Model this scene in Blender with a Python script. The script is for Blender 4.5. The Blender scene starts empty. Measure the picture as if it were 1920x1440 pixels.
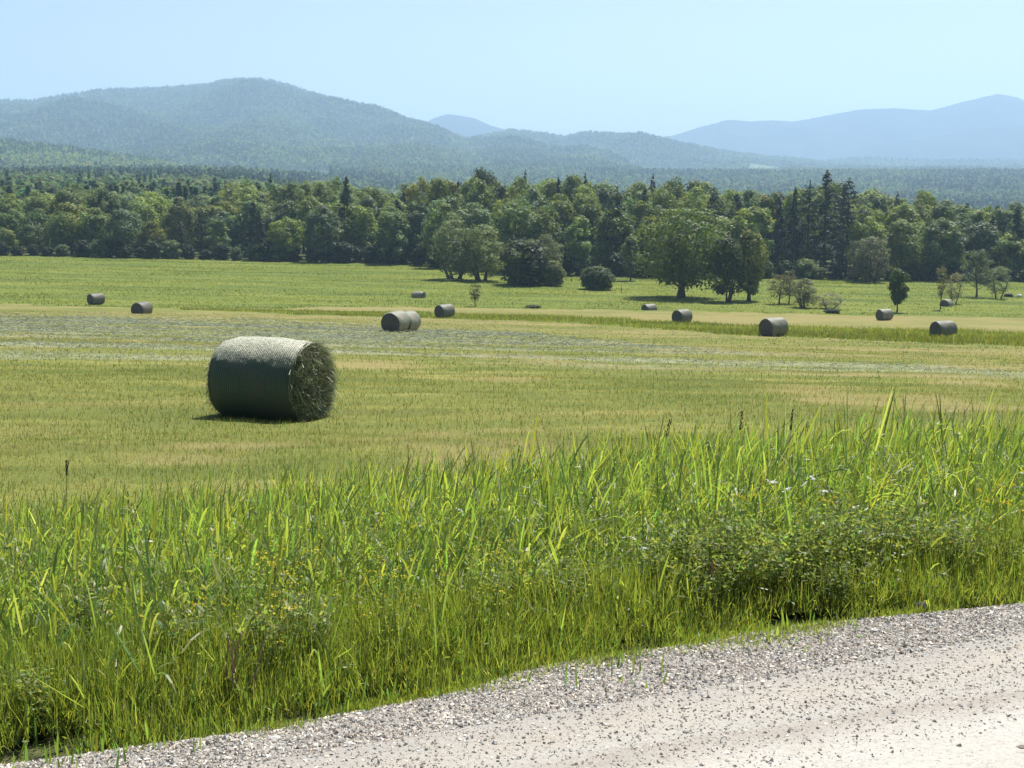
import bpy, math, random
import numpy as np
from mathutils import Vector

S = bpy.context.scene
COL = S.collection
R = math.radians
rng = np.random.default_rng(7)
random.seed(7)

# ------------------------------------------------------------------ camera model (authoring helper)
F = 2400.0
TILT = math.atan(390 / F)
CT, ST = math.cos(TILT), math.sin(TILT)
EYE = 1.6


def ray(px, py):
    u = (np.asarray(px, float) - 960) / F
    v = (np.asarray(py, float) - 720) / F
    dy = CT - v * ST
    return u / dy, (-ST - v * CT) / dy


def at(px, py, Y):
    a, b = ray(px, py)
    return np.array([a * Y, Y, EYE + b * Y])


def project(x, y, z):
    zz = z - EYE
    d = y * CT - zz * ST
    up = y * ST + zz * CT
    d = np.maximum(d, 1e-3)
    return 960 + F * x / d, 720 - F * up / d


# ------------------------------------------------------------------ noise
def _h(ix, iy, seed):
    n = (ix.astype(np.int64) * 374761393 + iy.astype(np.int64) * 668265263 + seed * 982451653) & 0x7fffffff
    n = ((n ^ (n >> 13)) * 1274126177) & 0x7fffffff
    n = n ^ (n >> 16)
    return (n & 0xffff) / 65535.0


def vnoise(x, y, seed=0):
    x = np.asarray(x, float); y = np.asarray(y, float)
    ix = np.floor(x); iy = np.floor(y)
    fx = x - ix; fy = y - iy
    fx = fx * fx * (3 - 2 * fx); fy = fy * fy * (3 - 2 * fy)
    a = _h(ix, iy, seed); b = _h(ix + 1, iy, seed); c = _h(ix, iy + 1, seed); d = _h(ix + 1, iy + 1, seed)
    return (a * (1 - fx) + b * fx) * (1 - fy) + (c * (1 - fx) + d * fx) * fy


def fbm(x, y, seed=0, o=4):
    r = 0; a = .5; t = 0
    for i in range(o):
        r = r + a * vnoise(x * 2 ** i, y * 2 ** i, seed + i * 17); t += a; a *= .5
    return r / t


def sstep(a, b, x):
    t = np.clip((x - a) / (b - a), 0, 1)
    return t * t * (3 - 2 * t)


# ------------------------------------------------------------------ terrain
PHI = math.atan2(4.80 - 3.52, 1.92 + 1.26)      # direction of the road edge
EX0, EY0 = -1.26, 3.52
CP, SP = math.cos(PHI), math.sin(PHI)


def off(t):
    return .22 - .17 * np.exp(-((t - 2.2) / 1.1) ** 2)


def across(x, y):
    return -(x - EX0) * SP + (y - EY0) * CP + off(along(x, y))


def along(x, y):
    return (x - EX0) * CP + (y - EY0) * SP


_ty = np.arange(-400, 3100, 1.0)
_td = np.interp(_ty, [-400, 0, 12, 22.5, 60, 90, 130, 158, 175, 220, 277, 320, 600, 900, 1200, 1600, 2000, 2400, 2550, 3100],
                [-10, 2.35, 3.35, 4.30, 7.95, 11.0, 14.5, 16.9, 17.6, 18.25, 19.1, 20.2, 33, 40, 41, 32, 16, -3, 0, 4])
_k = np.ones(13) / 13
_td = np.convolve(np.pad(_td, 6, mode='edge'), _k, 'valid')


def field_z(x, y):
    d = np.interp(y, _ty, _td)
    u = x / np.maximum(y, 1.0)
    lift = np.interp(y, [400, 650, 1000, 1500, 2300, 2600], [0, 13, 23, 23, 6, 0]) * sstep(.03, .24, -u)
    return EYE - d + lift - .02 * np.clip(x, -300, 300) * sstep(0, 40, y)


def terrain(x, y):
    x = np.asarray(x, float); y = np.asarray(y, float)
    s = across(x, y)
    f = field_z(x, y)
    t = np.clip(s / 8.5, 0, 1)
    w = t * (1.7 - .7 * t)
    w = np.where(s < -6.5, np.clip((-6.5 - s) / 6, 0, 1), w)
    f2 = np.where(s < -6.5, -.6, f)
    return f2 * w


def terrain_n(x, y):
    s = across(x, y)
    n = (fbm(x * .5, y * .5, 3, 3) - .5) * .10 + (fbm(x * 2.1, y * 2.1, 9, 2) - .5) * .05
    big = (fbm(x * .03, y * .03, 5, 3) - .5) * 3.0 * sstep(320, 700, y)
    return terrain(x, y) + n * sstep(.1, 1.2, s) + big - .03 * (1 - sstep(-.05, .3, s)) * (s > -7)


def hit(px, py):
    a, b = ray(px, py)
    Y = 2.6
    while Y < 900:
        if EYE + b * Y <= terrain(a * Y, Y):
            break
        Y *= 1.004
    return float(a * Y), float(Y), float(terrain(a * Y, Y))


def pl(pts, q):
    pts = np.array(pts, float)
    return np.interp(q, pts[:, 0], pts[:, 1])


# field zones (drawn where the bands of mown and standing grass lie)
L1 = [(-400, 557), (0, 571), (300, 578), (450, 585), (640, 592), (860, 598), (1060, 605), (1380, 629), (1550, 635), (1920, 650), (2300, 664)]
L2 = [(-400, 557), (0, 571), (300, 577), (520, 582), (640, 583), (780, 585), (860, 587), (1060, 594), (1380, 611), (1550, 615), (1920, 624), (2300, 632)]
L3 = [(-400, 557), (0, 571), (300, 577), (520, 580), (600, 576), (780, 576), (1060, 580), (1220, 583), (1380, 586), (1550, 591), (1920, 596), (2300, 603)]
H1 = [(-400, 585), (0, 588), (480, 598), (960, 622), (1400, 658), (1900, 688), (2300, 705)]
H2 = [(-400, 692), (0, 690), (400, 684), (650, 672), (1100, 694), (1500, 704), (1900, 714), (2300, 724)]


BASEY = [(-400, 284), (0, 281), (700, 278), (800, 272), (860, 258), (1000, 252), (1300, 250), (1500, 254), (1920, 258), (2400, 262)]


def zones(x, y):
    px, py = project(x, y, terrain(x, y))
    py = py + (vnoise(x * .35, y * .12, 77) - .5) * 3.0
    l1, l2, l3 = pl(L1, px), pl(L2, px), pl(L3, px)
    strip = ((py < l1) & (py > l2)).astype(float)
    meadow = (py < l3).astype(float)
    green = np.clip(strip + meadow, 0, 1)
    h1, h2 = pl(H1, px), pl(H2, px)
    m = (py - h1) / np.maximum(h2 - h1, 1)
    hay = sstep(0, .12, m) * (1 - sstep(.85, 1, m))
    rows = .5 + .5 * np.sin((y + .22 * x + 9 * vnoise(x * .05, y * .05, 12)) * 2 * math.pi / 7.5)
    hay = hay * sstep(.45, .85, rows * .4 + 1.0 * (fbm(x * .10, y * .6, 21, 4) - .1))
    tan = sstep(-1, 2, py - l1) * (1 - sstep(8, 30, py - l1)) * .75 * sstep(.3, .6, fbm(x * .05, y * .12, 33, 3))
    tan = np.maximum(tan, ((py >= l3) & (py <= l2)) * (.45 + .5 * sstep(.4, .6, fbm(x * .05, y * .12, 34, 3))))
    tan = np.clip(tan + .9 * sstep(.58, .72, fbm(x * .22, y * .3, 31, 3)) * (1 - green), 0, 1)
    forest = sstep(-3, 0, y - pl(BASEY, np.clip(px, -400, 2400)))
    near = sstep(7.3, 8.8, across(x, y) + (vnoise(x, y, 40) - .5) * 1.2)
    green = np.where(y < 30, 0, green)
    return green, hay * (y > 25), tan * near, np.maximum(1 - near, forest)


# ------------------------------------------------------------------ mesh helpers
def new_mesh(name, V, Q=None, T=None, tint=None, smooth=False):
    V = np.ascontiguousarray(V, np.float32).reshape(-1, 3)
    me = bpy.data.meshes.new(name)
    nq = 0 if Q is None else len(Q)
    nt = 0 if T is None else len(T)
    me.vertices.add(len(V)); me.vertices.foreach_set('co', V.ravel())
    loops = []
    if nq: loops.append(np.asarray(Q, np.int32).ravel())
    if nt: loops.append(np.asarray(T, np.int32).ravel())
    L = np.concatenate(loops)
    me.loops.add(len(L)); me.loops.foreach_set('vertex_index', L)
    me.polygons.add(nq + nt)
    st = np.concatenate([np.arange(nq) * 4, nq * 4 + np.arange(nt) * 3]).astype(np.int32)
    me.polygons.foreach_set('loop_start', st)
    me.update(calc_edges=True)
    me.polygons.foreach_set('use_smooth', np.full(nq + nt, smooth, dtype=bool))
    if tint is not None:
        a = me.color_attributes.new('tint', 'FLOAT_COLOR', 'POINT')
        c = np.ones((len(V), 4), np.float32)
        c[:, :3] = tint
        a.data.foreach_set('color', c.ravel())
    me.update()
    return me


def obj(name, me, mat=None, parent=None, loc=None):
    o = bpy.data.objects.new(name, me)
    COL.objects.link(o)
    if mat is not None and len(me.materials) == 0:
        me.materials.append(mat)
    if parent is not None: o.parent = parent
    if loc is not None: o.location = [float(v) for v in loc]
    return o


def empty(name, loc=(0, 0, 0)):
    o = bpy.data.objects.new(name, None)
    COL.objects.link(o); o.location = [float(v) for v in loc]
    o.empty_display_size = .2
    return o


def tag(o, label=None, cat=None, group=None, kind=None):
    if label: o['label'] = label
    if cat: o['category'] = cat
    if group: o['group'] = group
    if kind: o['kind'] = kind
    return o


def copy_tree(o, parent=None):
    c = o.copy(); COL.objects.link(c)
    if parent is not None: c.parent = parent
    for ch in list(o.children):
        copy_tree(ch, c)
    return c


class Acc:
    def __init__(s):
        s.V = []; s.Q = []; s.T = []; s.C = []; s.n = 0

    def add(s, V, Q=None, T=None, c=(1, 1, 1)):
        V = np.asarray(V, float).reshape(-1, 3)
        if Q is not None and len(Q): s.Q.append(np.asarray(Q) + s.n)
        if T is not None and len(T): s.T.append(np.asarray(T) + s.n)
        c = np.asarray(c, float)
        s.C.append(np.broadcast_to(c, V.shape) if c.ndim == 1 else c)
        s.V.append(V); s.n += len(V)

    def mesh(s, name, smooth=False):
        return new_mesh(name, np.concatenate(s.V), np.concatenate(s.Q) if s.Q else None,
                        np.concatenate(s.T) if s.T else None, np.concatenate(s.C), smooth)


def tube(acc, pts, rad, k=6, c=(1, 1, 1)):
    pts = np.asarray(pts, float); n = len(pts)
    tan = np.gradient(pts, axis=0)
    tan /= np.linalg.norm(tan, axis=1, keepdims=True) + 1e-9
    ref = np.where(np.abs(tan[:, 2:3]) > .9, np.array([[1., 0, 0]]), np.array([[0, 0, 1.]]))
    a = np.cross(tan, ref); a /= np.linalg.norm(a, axis=1, keepdims=True) + 1e-9
    b = np.cross(tan, a)
    th = np.arange(k) * 2 * math.pi / k
    V = pts[:, None] + np.asarray(rad, float)[:, None, None] * (np.cos(th)[None, :, None] * a[:, None] + np.sin(th)[None, :, None] * b[:, None])
    i = np.arange(n - 1)[:, None] * k; j = np.arange(k)[None]
    j2 = (j + 1) % k
    Q = np.stack([i + j, i + j2, i + k + j2, i + k + j], -1).reshape(-1, 4)
    acc.add(V.reshape(-1, 3), Q, None, c)


def unit(a):
    return a / (np.linalg.norm(a, axis=-1, keepdims=True) + 1e-9)


def leafq(C, N, size, aspect, r, long=None):
    """rhombic leaves"""
    n = len(C)
    N = unit(N)
    if long is None:
        long = r.normal(size=(n, 3))
    a = unit(long - N * np.sum(long * N, 1, keepdims=True))
    b = np.cross(N, a)
    s = np.asarray(size).reshape(-1, 1) * np.ones((n, 1))
    V = np.stack([C - a * s, C + b * s * aspect, C + a * s, C - b * s * aspect], 1).reshape(-1, 3)
    return V, np.arange(4 * n).reshape(n, 4)


def blades(base, d0, L, w, droop, side, K, prof):
    """curved strips. base,d0,side (n,3); L,w,droop (n,)"""
    n = len(base)
    t = np.linspace(0, 1, K + 1)
    P = base[:, None] + L[:, None, None] * (d0[:, None] * t[None, :, None])
    P[..., 2] -= (L * droop)[:, None] * t[None] ** 2
    hw = w[:, None] * prof(t)[None] * .5
    A = P + side[:, None] * hw[..., None]
    B = P - side[:, None] * hw[..., None]
    V = np.stack([A, B], 2).reshape(n, -1, 3)
    i = np.arange(K) * 2
    q = np.stack([i, i + 1, i + 3, i + 2], -1)
    Q = (np.arange(n)[:, None, None] * (2 * (K + 1)) + q[None]).reshape(-1, 4)
    return V.reshape(-1, 3), Q


def scat(n, y0, y1, um=.50, r=rng):
    y = np.sqrt(r.uniform(y0 ** 2, y1 ** 2, n))
    return r.uniform(-um, um, n) * y, y


def up_dir(n, lean, r, bias=(0, 0)):
    a = r.uniform(0, 6.28, n)
    l = np.abs(r.normal(size=n)) * lean
    return unit(np.stack([np.cos(a) * l + bias[0], np.sin(a) * l + bias[1], np.ones(n)], -1)), a


def hside(n, r):
    a = r.uniform(0, 6.28, n)
    return np.stack([np.cos(a), np.sin(a), np.zeros(n)], -1)


GP = lambda t: np.clip((1 - t) ** .6 * (.55 + t * 1.2), .03, 1)
GP2 = lambda t: np.clip(1.35 * np.sqrt(np.clip(t + .12, 0, 1)) * (1 - t) ** .75, .03, 1)


def gcol(n, r, dry=.04, lo=.65, hi=1.3):
    b = r.uniform(lo, hi, (n, 1))
    h = r.normal(size=(n, 1)) * .16
    c = b * np.concatenate([1 + h + .06, np.ones((n, 1)), 1 - .6 * h], 1)
    d = r.random(n) < dry
    c[d] = np.array([1.75, 1.4, 1.9]) * r.uniform(.7, 1.2, (d.sum(), 1))
    return c


WP = []          # where weeds stand: the grass thins out round them


def rep(c, k):
    return np.repeat(c, k, 0)


# ------------------------------------------------------------------ materials
class M:
    def __init__(s, name):
        s.m = bpy.data.materials.new(name); s.m.use_nodes = True
        s.t = s.m.node_tree; s.t.nodes.clear()
        s.out = s.n('OutputMaterial')

    def n(s, typ, **kw):
        nd = s.t.nodes.new('ShaderNode' + typ)
        for k, v in kw.items(): setattr(nd, k, v)
        return nd

    def l(s, a, b):
        if isinstance(b, (int, float, tuple, list)): raise TypeError
        s.t.links.new(a, b)

    def put(s, sock, v):
        if hasattr(v, 'is_output') or isinstance(v, bpy.types.NodeSocket): s.t.links.new(v, sock)
        else: sock.default_value = v

    def noise(s, vec, scale, detail=4, rough=.6, dist=0):
        nd = s.n('TexNoise'); nd.inputs['Scale'].default_value = scale
        nd.inputs['Detail'].default_value = detail; nd.inputs['Roughness'].default_value = rough
        nd.inputs['Distortion'].default_value = dist
        if vec is not None: s.t.links.new(vec, nd.inputs['Vector'])
        return nd.outputs['Fac']

    def ramp(s, fac, stops, interp='LINEAR'):
        nd = s.n('ValToRGB'); cr = nd.color_ramp; cr.interpolation = interp
        while len(cr.elements) < len(stops): cr.elements.new(.5)
        for e, (p, c) in zip(cr.elements, stops):
            e.position = p
            e.color = (c, c, c, 1) if isinstance(c, (int, float)) else (*c, 1)
        s.put(nd.inputs[0], fac)
        return nd.outputs[0]

    def mix(s, fac, a, b, mode='MIX'):
        nd = s.n('Mix', data_type='RGBA', blend_type=mode)
        s.put(nd.inputs[0], fac)
        s.put(nd.inputs[6], (*a, 1) if isinstance(a, tuple) else a)
        s.put(nd.inputs[7], (*b, 1) if isinstance(b, tuple) else b)
        return nd.outputs[2]

    def math(s, op, a, b=0.0, c=0.0):
        nd = s.n('Math', operation=op)
        s.put(nd.inputs[0], a); s.put(nd.inputs[1], b); s.put(nd.inputs[2], c)
        return nd.outputs[0]

    def mapping(s, vec, scale=(1, 1, 1), rot=(0, 0, 0), loc=(0, 0, 0)):
        nd = s.n('Mapping'); nd.inputs['Scale'].default_value = scale
        nd.inputs['Rotation'].default_value = rot; nd.inputs['Location'].default_value = loc
        s.t.links.new(vec, nd.inputs[0])
        return nd.outputs[0]

    def pos(s): return s.n('NewGeometry').outputs['Position']

    def objc(s): return s.n('TexCoord').outputs['Object']

    def attr(s, name='tint'):
        nd = s.n('Attribute'); nd.attribute_name = name
        return nd.outputs['Color']

    def bump(s, h, strength=.5, dist=.02):
        nd = s.n('Bump'); nd.inputs['Strength'].default_value = strength; nd.inputs['Distance'].default_value = dist
        s.put(nd.inputs['Height'], h)
        return nd.outputs[0]

    def bsdf(s, color, rough=.8, spec=.3, normal=None):
        nd = s.n('BsdfPrincipled')
        s.put(nd.inputs['Base Color'], (*color, 1) if isinstance(color, tuple) else color)
        s.put(nd.inputs['Roughness'], rough)
        s.put(nd.inputs['Specular IOR Level'], spec)
        if normal is not None: s.put(nd.inputs['Normal'], normal)
        return nd.outputs[0]

    def done(s, sh):
        s.t.links.new(sh, s.out.inputs[0]); return s.m


def leaf_mat(name, base=None, trans=(1.15, 1.25, .55), tf=.4, rough=.5, spec=.25, vary=.0, sat=1.0):
    """base None -> object colour; multiplied by the per-leaf tint"""
    m = M(name)
    oi = m.n('ObjectInfo')
    c = oi.outputs['Color'] if base is None else base
    c = m.mix(1.0, c, m.attr(), 'MULTIPLY')
    if vary:
        hs = m.n('HueSaturation')
        m.put(hs.inputs['Value'], m.math('MULTIPLY_ADD', oi.outputs['Random'], vary, 1 - vary / 2))
        m.put(hs.inputs['Color'], c); c = hs.outputs[0]
    p = m.bsdf(c, rough, spec)
    t = m.n('BsdfTranslucent')
    m.put(t.inputs[0], m.mix(1.0, c, trans, 'MULTIPLY'))
    mx = m.n('MixShader'); mx.inputs[0].default_value = tf
    m.l(p, mx.inputs[1]); m.l(t.outputs[0], mx.inputs[2])
    return m.done(mx.outputs[0])


MAT = {}
MAT['leaf'] = leaf_mat('tree_leaves', None, (1.9, 1.8, .8), .36, .55, .2, .25)
MAT['needle'] = leaf_mat('needles', None, (1.2, 1.3, .8), .2, .6, .2, .2)
MAT['grass'] = leaf_mat('grass_blade', (.125, .172, .034), (2.75, 2.7, 1.5), .5, .44, .5)
MAT['weed'] = leaf_mat('weed_leaf', (.15, .195, .06), (2.2, 2.2, 1.1), .45, .5, .25)
MAT['bright'] = leaf_mat('bright_weed_leaf', (.16, .2, .055), (2.3, 2.2, 1.3), .48, .45, .4)
MAT['stubble'] = leaf_mat('stubble_blade', (.19, .195, .052), (1.5, 1.5, 1.0), .4, .55, .25)
MAT['meadow'] = leaf_mat('meadow_blade', (.14, .165, .032), (1.9, 1.9, 1.0), .45, .5, .25)
MAT['cuthay'] = leaf_mat('cut_hay', (.31, .33, .225), (1.0, 1.0, 1.0), .3, .6, .15)
MAT['far'] = leaf_mat('far_forest_leaf', (.11, .155, .05), (1.5, 1.6, .8), .35, .7, .1)

m = M('bark')
p = m.objc()
n1 = m.noise(m.mapping(p, (6, 6, 1.2)), 2.0, 5)
MAT['bark'] = m.done(m.bsdf(m.ramp(n1, [(.3, (.03, .026, .022)), (.7, (.11, .095, .08))]), .9, .1, m.bump(n1, .6, .05)))

m = M('field_ground')
p = m.pos()
z = m.n('SeparateColor'); m.l(m.attr('zone'), z.inputs[0])
n1 = m.noise(m.mapping(p, (.10, .35, 1)), 1.0, 6, .65)
n2 = m.noise(m.mapping(p, (1.2, 2.2, 1)), 1.6, 5, .7)
n3 = m.noise(m.mapping(p, (.35, 1.6, 1), (0, 0, -.3)), 1.0, 5, .65)
n4 = m.noise(p, 14.0, 4, .7)
stub = m.ramp(n1, [(.3, (.14, .165, .036)), (.5, (.19, .2, .048)), (.7, (.225, .215, .06))])
n5 = m.noise(m.mapping(p, (.14, .42, 1), (0, 0, -.12)), 1.0, 5, .62)
stub = m.mix(m.ramp(n5, [(.36, .8), (.5, 0.0)]), stub, (.078, .112, .026))
stub = m.mix(m.ramp(n5, [(.54, 0.0), (.68, .75)]), stub, (.35, .315, .11))
stub = m.mix(m.ramp(n2, [(.35, 0.0), (.75, .6)]), stub, (.12, .145, .04))
stub = m.mix(m.math('MULTIPLY', m.ramp(n4, [(.3, .55), (.6, 0.0)]), .8), stub, (.06, .055, .025))
mead = m.ramp(n3, [(.3, (.085, .115, .026)), (.5, (.135, .165, .032)), (.7, (.19, .205, .045))])
n6 = m.noise(m.mapping(p, (.018, .16, 1), (0, 0, -.06)), 1.0, 6, .65)
mead = m.mix(m.ramp(n6, [(.38, .75), (.5, 0.0)]), mead, (.07, .105, .03))
mead = m.mix(m.ramp(n6, [(.52, 0.0), (.66, .7)]), mead, (.2, .205, .05))
wv = m.n('TexWave', wave_type='BANDS', bands_direction='Y'); m.l(m.mapping(p, (1, 1, 1), (0, 0, -.2)), wv.inputs['Vector'])
wv.inputs['Scale'].default_value = .11; wv.inputs['Distortion'].default_value = 2.5; wv.inputs['Detail'].default_value = 3; wv.inputs['Detail Scale'].default_value = .6
stub = m.mix(m.math('MULTIPLY', m.ramp(wv.outputs['Fac'], [(.55, 0.0), (.9, 1.0)]), m.ramp(n1, [(.3, .2), (.6, .7)])), stub, (.11, .135, .035))
stub = m.mix(m.ramp(n6, [(.40, .6), (.5, 0.0)]), stub, (.125, .125, .04))
mead = m.mix(m.ramp(n2, [(.3, .6), (.55, 0.0)]), mead, (.06, .1, .03))
tanc = m.ramp(n3, [(.3, (.185, .17, .06)), (.7, (.25, .205, .09))])
hay = m.ramp(n2, [(.3, (.12, .14, .06)), (.5, (.22, .235, .14)), (.75, (.33, .33, .24))])
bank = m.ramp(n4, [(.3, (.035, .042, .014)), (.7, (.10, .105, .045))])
c = m.mix(z.outputs[0], stub, mead)
c = m.mix(m.math('MULTIPLY', z.outputs[2], m.ramp(n1, [(.2, .5), (.6, 1.0)])), c, tanc)
c = m.mix(m.math('MULTIPLY', z.outputs[1], m.ramp(n2, [(.3, .3), (.6, 1.0)])), c, hay)
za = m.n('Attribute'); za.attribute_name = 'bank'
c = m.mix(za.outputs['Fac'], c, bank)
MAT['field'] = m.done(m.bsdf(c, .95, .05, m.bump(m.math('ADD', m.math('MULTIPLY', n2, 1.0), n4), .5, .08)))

m = M('forest_floor')
p = m.pos()
n1 = m.noise(m.mapping(p, (.05, .05, .05)), 1.0, 6, .7)
MAT['floor'] = m.done(m.bsdf(m.ramp(n1, [(.3, (.03, .045, .02)), (.7, (.06, .08, .03))]), .95, .05))

m = M('hill_forest_floor')
p = m.pos()
n1 = m.noise(m.mapping(p, (.012, .012, .012)), 1.0, 6, .7)
c = m.ramp(n1, [(.3, (.03, .05, .025)), (.7, (.065, .085, .035))])
za = m.n('Attribute'); za.attribute_name = 'clearing'
c = m.mix(za.outputs['Fac'], c, (.13, .165, .08))
MAT['hill'] = m.done(m.bsdf(c, .95, .05))

m = M('mountain')
p = m.pos()
n1 = m.noise(m.mapping(p, (.004, .004, .004)), 1.0, 8, .65)
MAT['mountain'] = m.done(m.bsdf(m.ramp(n1, [(.35, (.035, .05, .035)), (.65, (.06, .075, .045))]), .95, .05))

m = M('gravel_road')
p = m.objc()
sx = m.n('SeparateXYZ'); m.l(p, sx.inputs[0])
wob = m.noise(m.mapping(p, (.5, 1.2, 1)), 1.0, 4)
s_ = m.math('ADD', sx.outputs[1], m.math('MULTIPLY_ADD', wob, .5, -.25))
band = m.ramp(m.math('MULTIPLY_ADD', s_, .5, 1.0), [(.0, (.46, .44, .40)), (.55, (.45, .43, .385)), (.62, (.33, .30, .26)), (.645, (.39, .37, .33)),
                                                   (.72, (.385, .358, .308)), (.80, (.335, .315, .283)), (.97, (.27, .25, .225)), (1.0, (.12, .105, .08))])
fine = m.noise(m.mapping(p, (1, 1, 1), (.3, .2, .7)), 70, 6, .85, .4)
med = m.noise(m.mapping(p, (.6, 1.6, 1)), 5, 5, .7)
vor = m.n('TexVoronoi'); vor.inputs['Scale'].default_value = 70; m.l(p, vor.inputs['Vector'])
c = m.mix(m.ramp(fine, [(.36, .9), (.47, 0.0)]), band, m.mix(.7, band, (.07, .06, .05)))
c = m.mix(m.ramp(med, [(.3, .35), (.55, 0.0)]), c, (.34, .29, .235))
big_ = m.noise(m.mapping(p, (1, 1, 1), (.5, .1, .4)), 34, 5, .75, .6)
h = m.math('ADD', m.math('MULTIPLY', fine, .5), m.math('MULTIPLY', big_, .7))
MAT['road'] = m.done(m.bsdf(c, .9, .15, m.bump(h, .8, .010)))

m = M('gravel_stone')
c = m.mix(1.0, (.46, .418, .36), m.attr(), 'MULTIPLY')
MAT['stone'] = m.done(m.bsdf(c, .75, .3))


def net_mat(name, pale, tail, dark=(.02, .036, .027)):
    m = M(name)
    p = m.objc()
    sx = m.n('SeparateXYZ'); m.l(p, sx.inputs[0])
    wob = m.noise(p, 2.2, 3)
    xx = m.math('MULTIPLY_ADD', wob, .07, sx.outputs[0])
    ln = m.math('SINE', m.math('MULTIPLY', xx, 2 * math.pi / .038))
    line = m.ramp(m.math('MULTIPLY_ADD', ln, .5, .5), [(.6, 0.0), (.95, 1.0)])
    patch = m.noise(m.mapping(p, (1.0, 1.0, 1.0)), 1.8, 4, .6)
    fz = m.noise(p, 38, 4, .7)
    base = m.ramp(patch, [(.3, dark), (.5, (dark[0] * 1.2, dark[1] * 1.5, dark[2] * .9)), (.62, (dark[0] * 2.2, dark[1] * 1.5, dark[2] * 1.3)), (.75, (dark[0] * 1.1, dark[1] * 1.7, dark[2] * 1.1))])
    base = m.mix(m.ramp(fz, [(.4, 0.0), (.75, .5)]), base, (.07, .08, .05))
    amt = m.math('MULTIPLY', line, pale)
    c = m.mix(amt, base, (.55, .56, .52))
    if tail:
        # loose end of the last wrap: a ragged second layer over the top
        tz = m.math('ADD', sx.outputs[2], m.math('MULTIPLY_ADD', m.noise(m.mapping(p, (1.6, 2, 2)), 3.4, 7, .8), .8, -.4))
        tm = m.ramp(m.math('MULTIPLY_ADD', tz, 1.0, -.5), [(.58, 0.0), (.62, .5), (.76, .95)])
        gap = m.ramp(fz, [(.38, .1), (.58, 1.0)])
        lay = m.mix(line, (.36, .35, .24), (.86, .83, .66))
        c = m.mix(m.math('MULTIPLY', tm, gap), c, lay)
    if not tail:
        oi = m.n('ObjectInfo'); hs = m.n('HueSaturation')
        m.put(hs.inputs['Value'], m.math('MULTIPLY_ADD', oi.outputs['Random'], .7, .6))
        m.put(hs.inputs['Color'], c); c = hs.outputs[0]
    h = m.math('ADD', m.math('MULTIPLY', line, .35), m.math('MULTIPLY', fz, .8))
    return m.done(m.bsdf(c, .5, .25, m.bump(h, .7, .012)))


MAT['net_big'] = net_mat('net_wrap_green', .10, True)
MAT['net_grey'] = net_mat('net_wrap_grey', .25, False, (.10, .094, .088))
MAT['haystalk'] = leaf_mat('hay_stalk', (.155, .175, .078), (1, 1, 1), .15, .45, .5)
m = M('hay_core')
n1 = m.noise(m.objc(), 25, 5, .7)
MAT['haycore'] = m.done(m.bsdf(m.ramp(n1, [(.3, (.02, .025, .01)), (.7, (.085, .098, .045))]), .9, .1, m.bump(n1, .8, .04)))
m = M('hay_end_netted')
p = m.objc()
n1 = m.noise(p, 12, 5, .7)
MAT['hayend'] = m.done(m.bsdf(m.ramp(n1, [(.3, (.055, .052, .05)), (.7, (.12, .115, .105))]), .7, .25, m.bump(n1, .8, .04)))


def flat_mat(name, c, rough=.7, spec=.2, nz=None):
    m = M(name)
    col = c
    if nz:
        n1 = m.noise(m.objc(), nz, 4)
        col = m.ramp(n1, [(.3, tuple(v * .6 for v in c)), (.7, tuple(min(v * 1.25, 1) for v in c))])
    return m.done(m.bsdf(col, rough, spec))


MAT['rock_dark'] = flat_mat('dark_rock', (.035, .033, .032), .8, .2, 9)
MAT['rock_pale'] = flat_mat('pale_rock', (.5, .49, .46), .8, .2, 6)
MAT['wood'] = flat_mat('stake_wood', (.16, .13, .1), .9, .1, 14)
MAT['dry'] = flat_mat('dry_stem', (.3, .17, .11), .8, .2, 20)
MAT['drydark'] = flat_mat('dead_stalk', (.05, .035, .03), .8, .2, 20)
MAT['petal_y'] = leaf_mat('yellow_petal', (.62, .5, .03), (1.1, 1.0, .4), .4, .6, .2)
MAT['petal_w'] = leaf_mat('white_petal', (.75, .75, .72), (1, 1, 1), .35, .6, .2)

# ------------------------------------------------------------------ world, sun, camera
SUN_AZ, SUN_EL = 29.0, 60.0
w = bpy.data.worlds.new('World'); S.world = w; w.use_nodes = True
nt = w.node_tree
bg = nt.nodes['Background']
sky = nt.nodes.new('ShaderNodeTexSky'); sky.sky_type = 'NISHITA'; sky.sun_disc = False
sky.sun_elevation = R(SUN_EL); sky.sun_rotation = R(SUN_AZ)
sky.altitude = 200; sky.air_density = 1.0; sky.dust_density = 1.7; sky.ozone_density = 1.0
nt.links.new(sky.outputs[0], bg.inputs[0]); bg.inputs[1].default_value = .073
sd = bpy.data.lights.new('sun', 'SUN'); sd.energy = 5.0; sd.angle = R(.5); sd.color = (1, .96, .89)
so = bpy.data.objects.new('sun', sd); COL.objects.link(so)
sdir = Vector((math.sin(R(SUN_AZ)) * math.cos(R(SUN_EL)), math.cos(R(SUN_AZ)) * math.cos(R(SUN_EL)), math.sin(R(SUN_EL))))
so.rotation_euler = (-sdir).to_track_quat('-Z', 'Y').to_euler()
so.location = (20, 30, 60)

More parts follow.
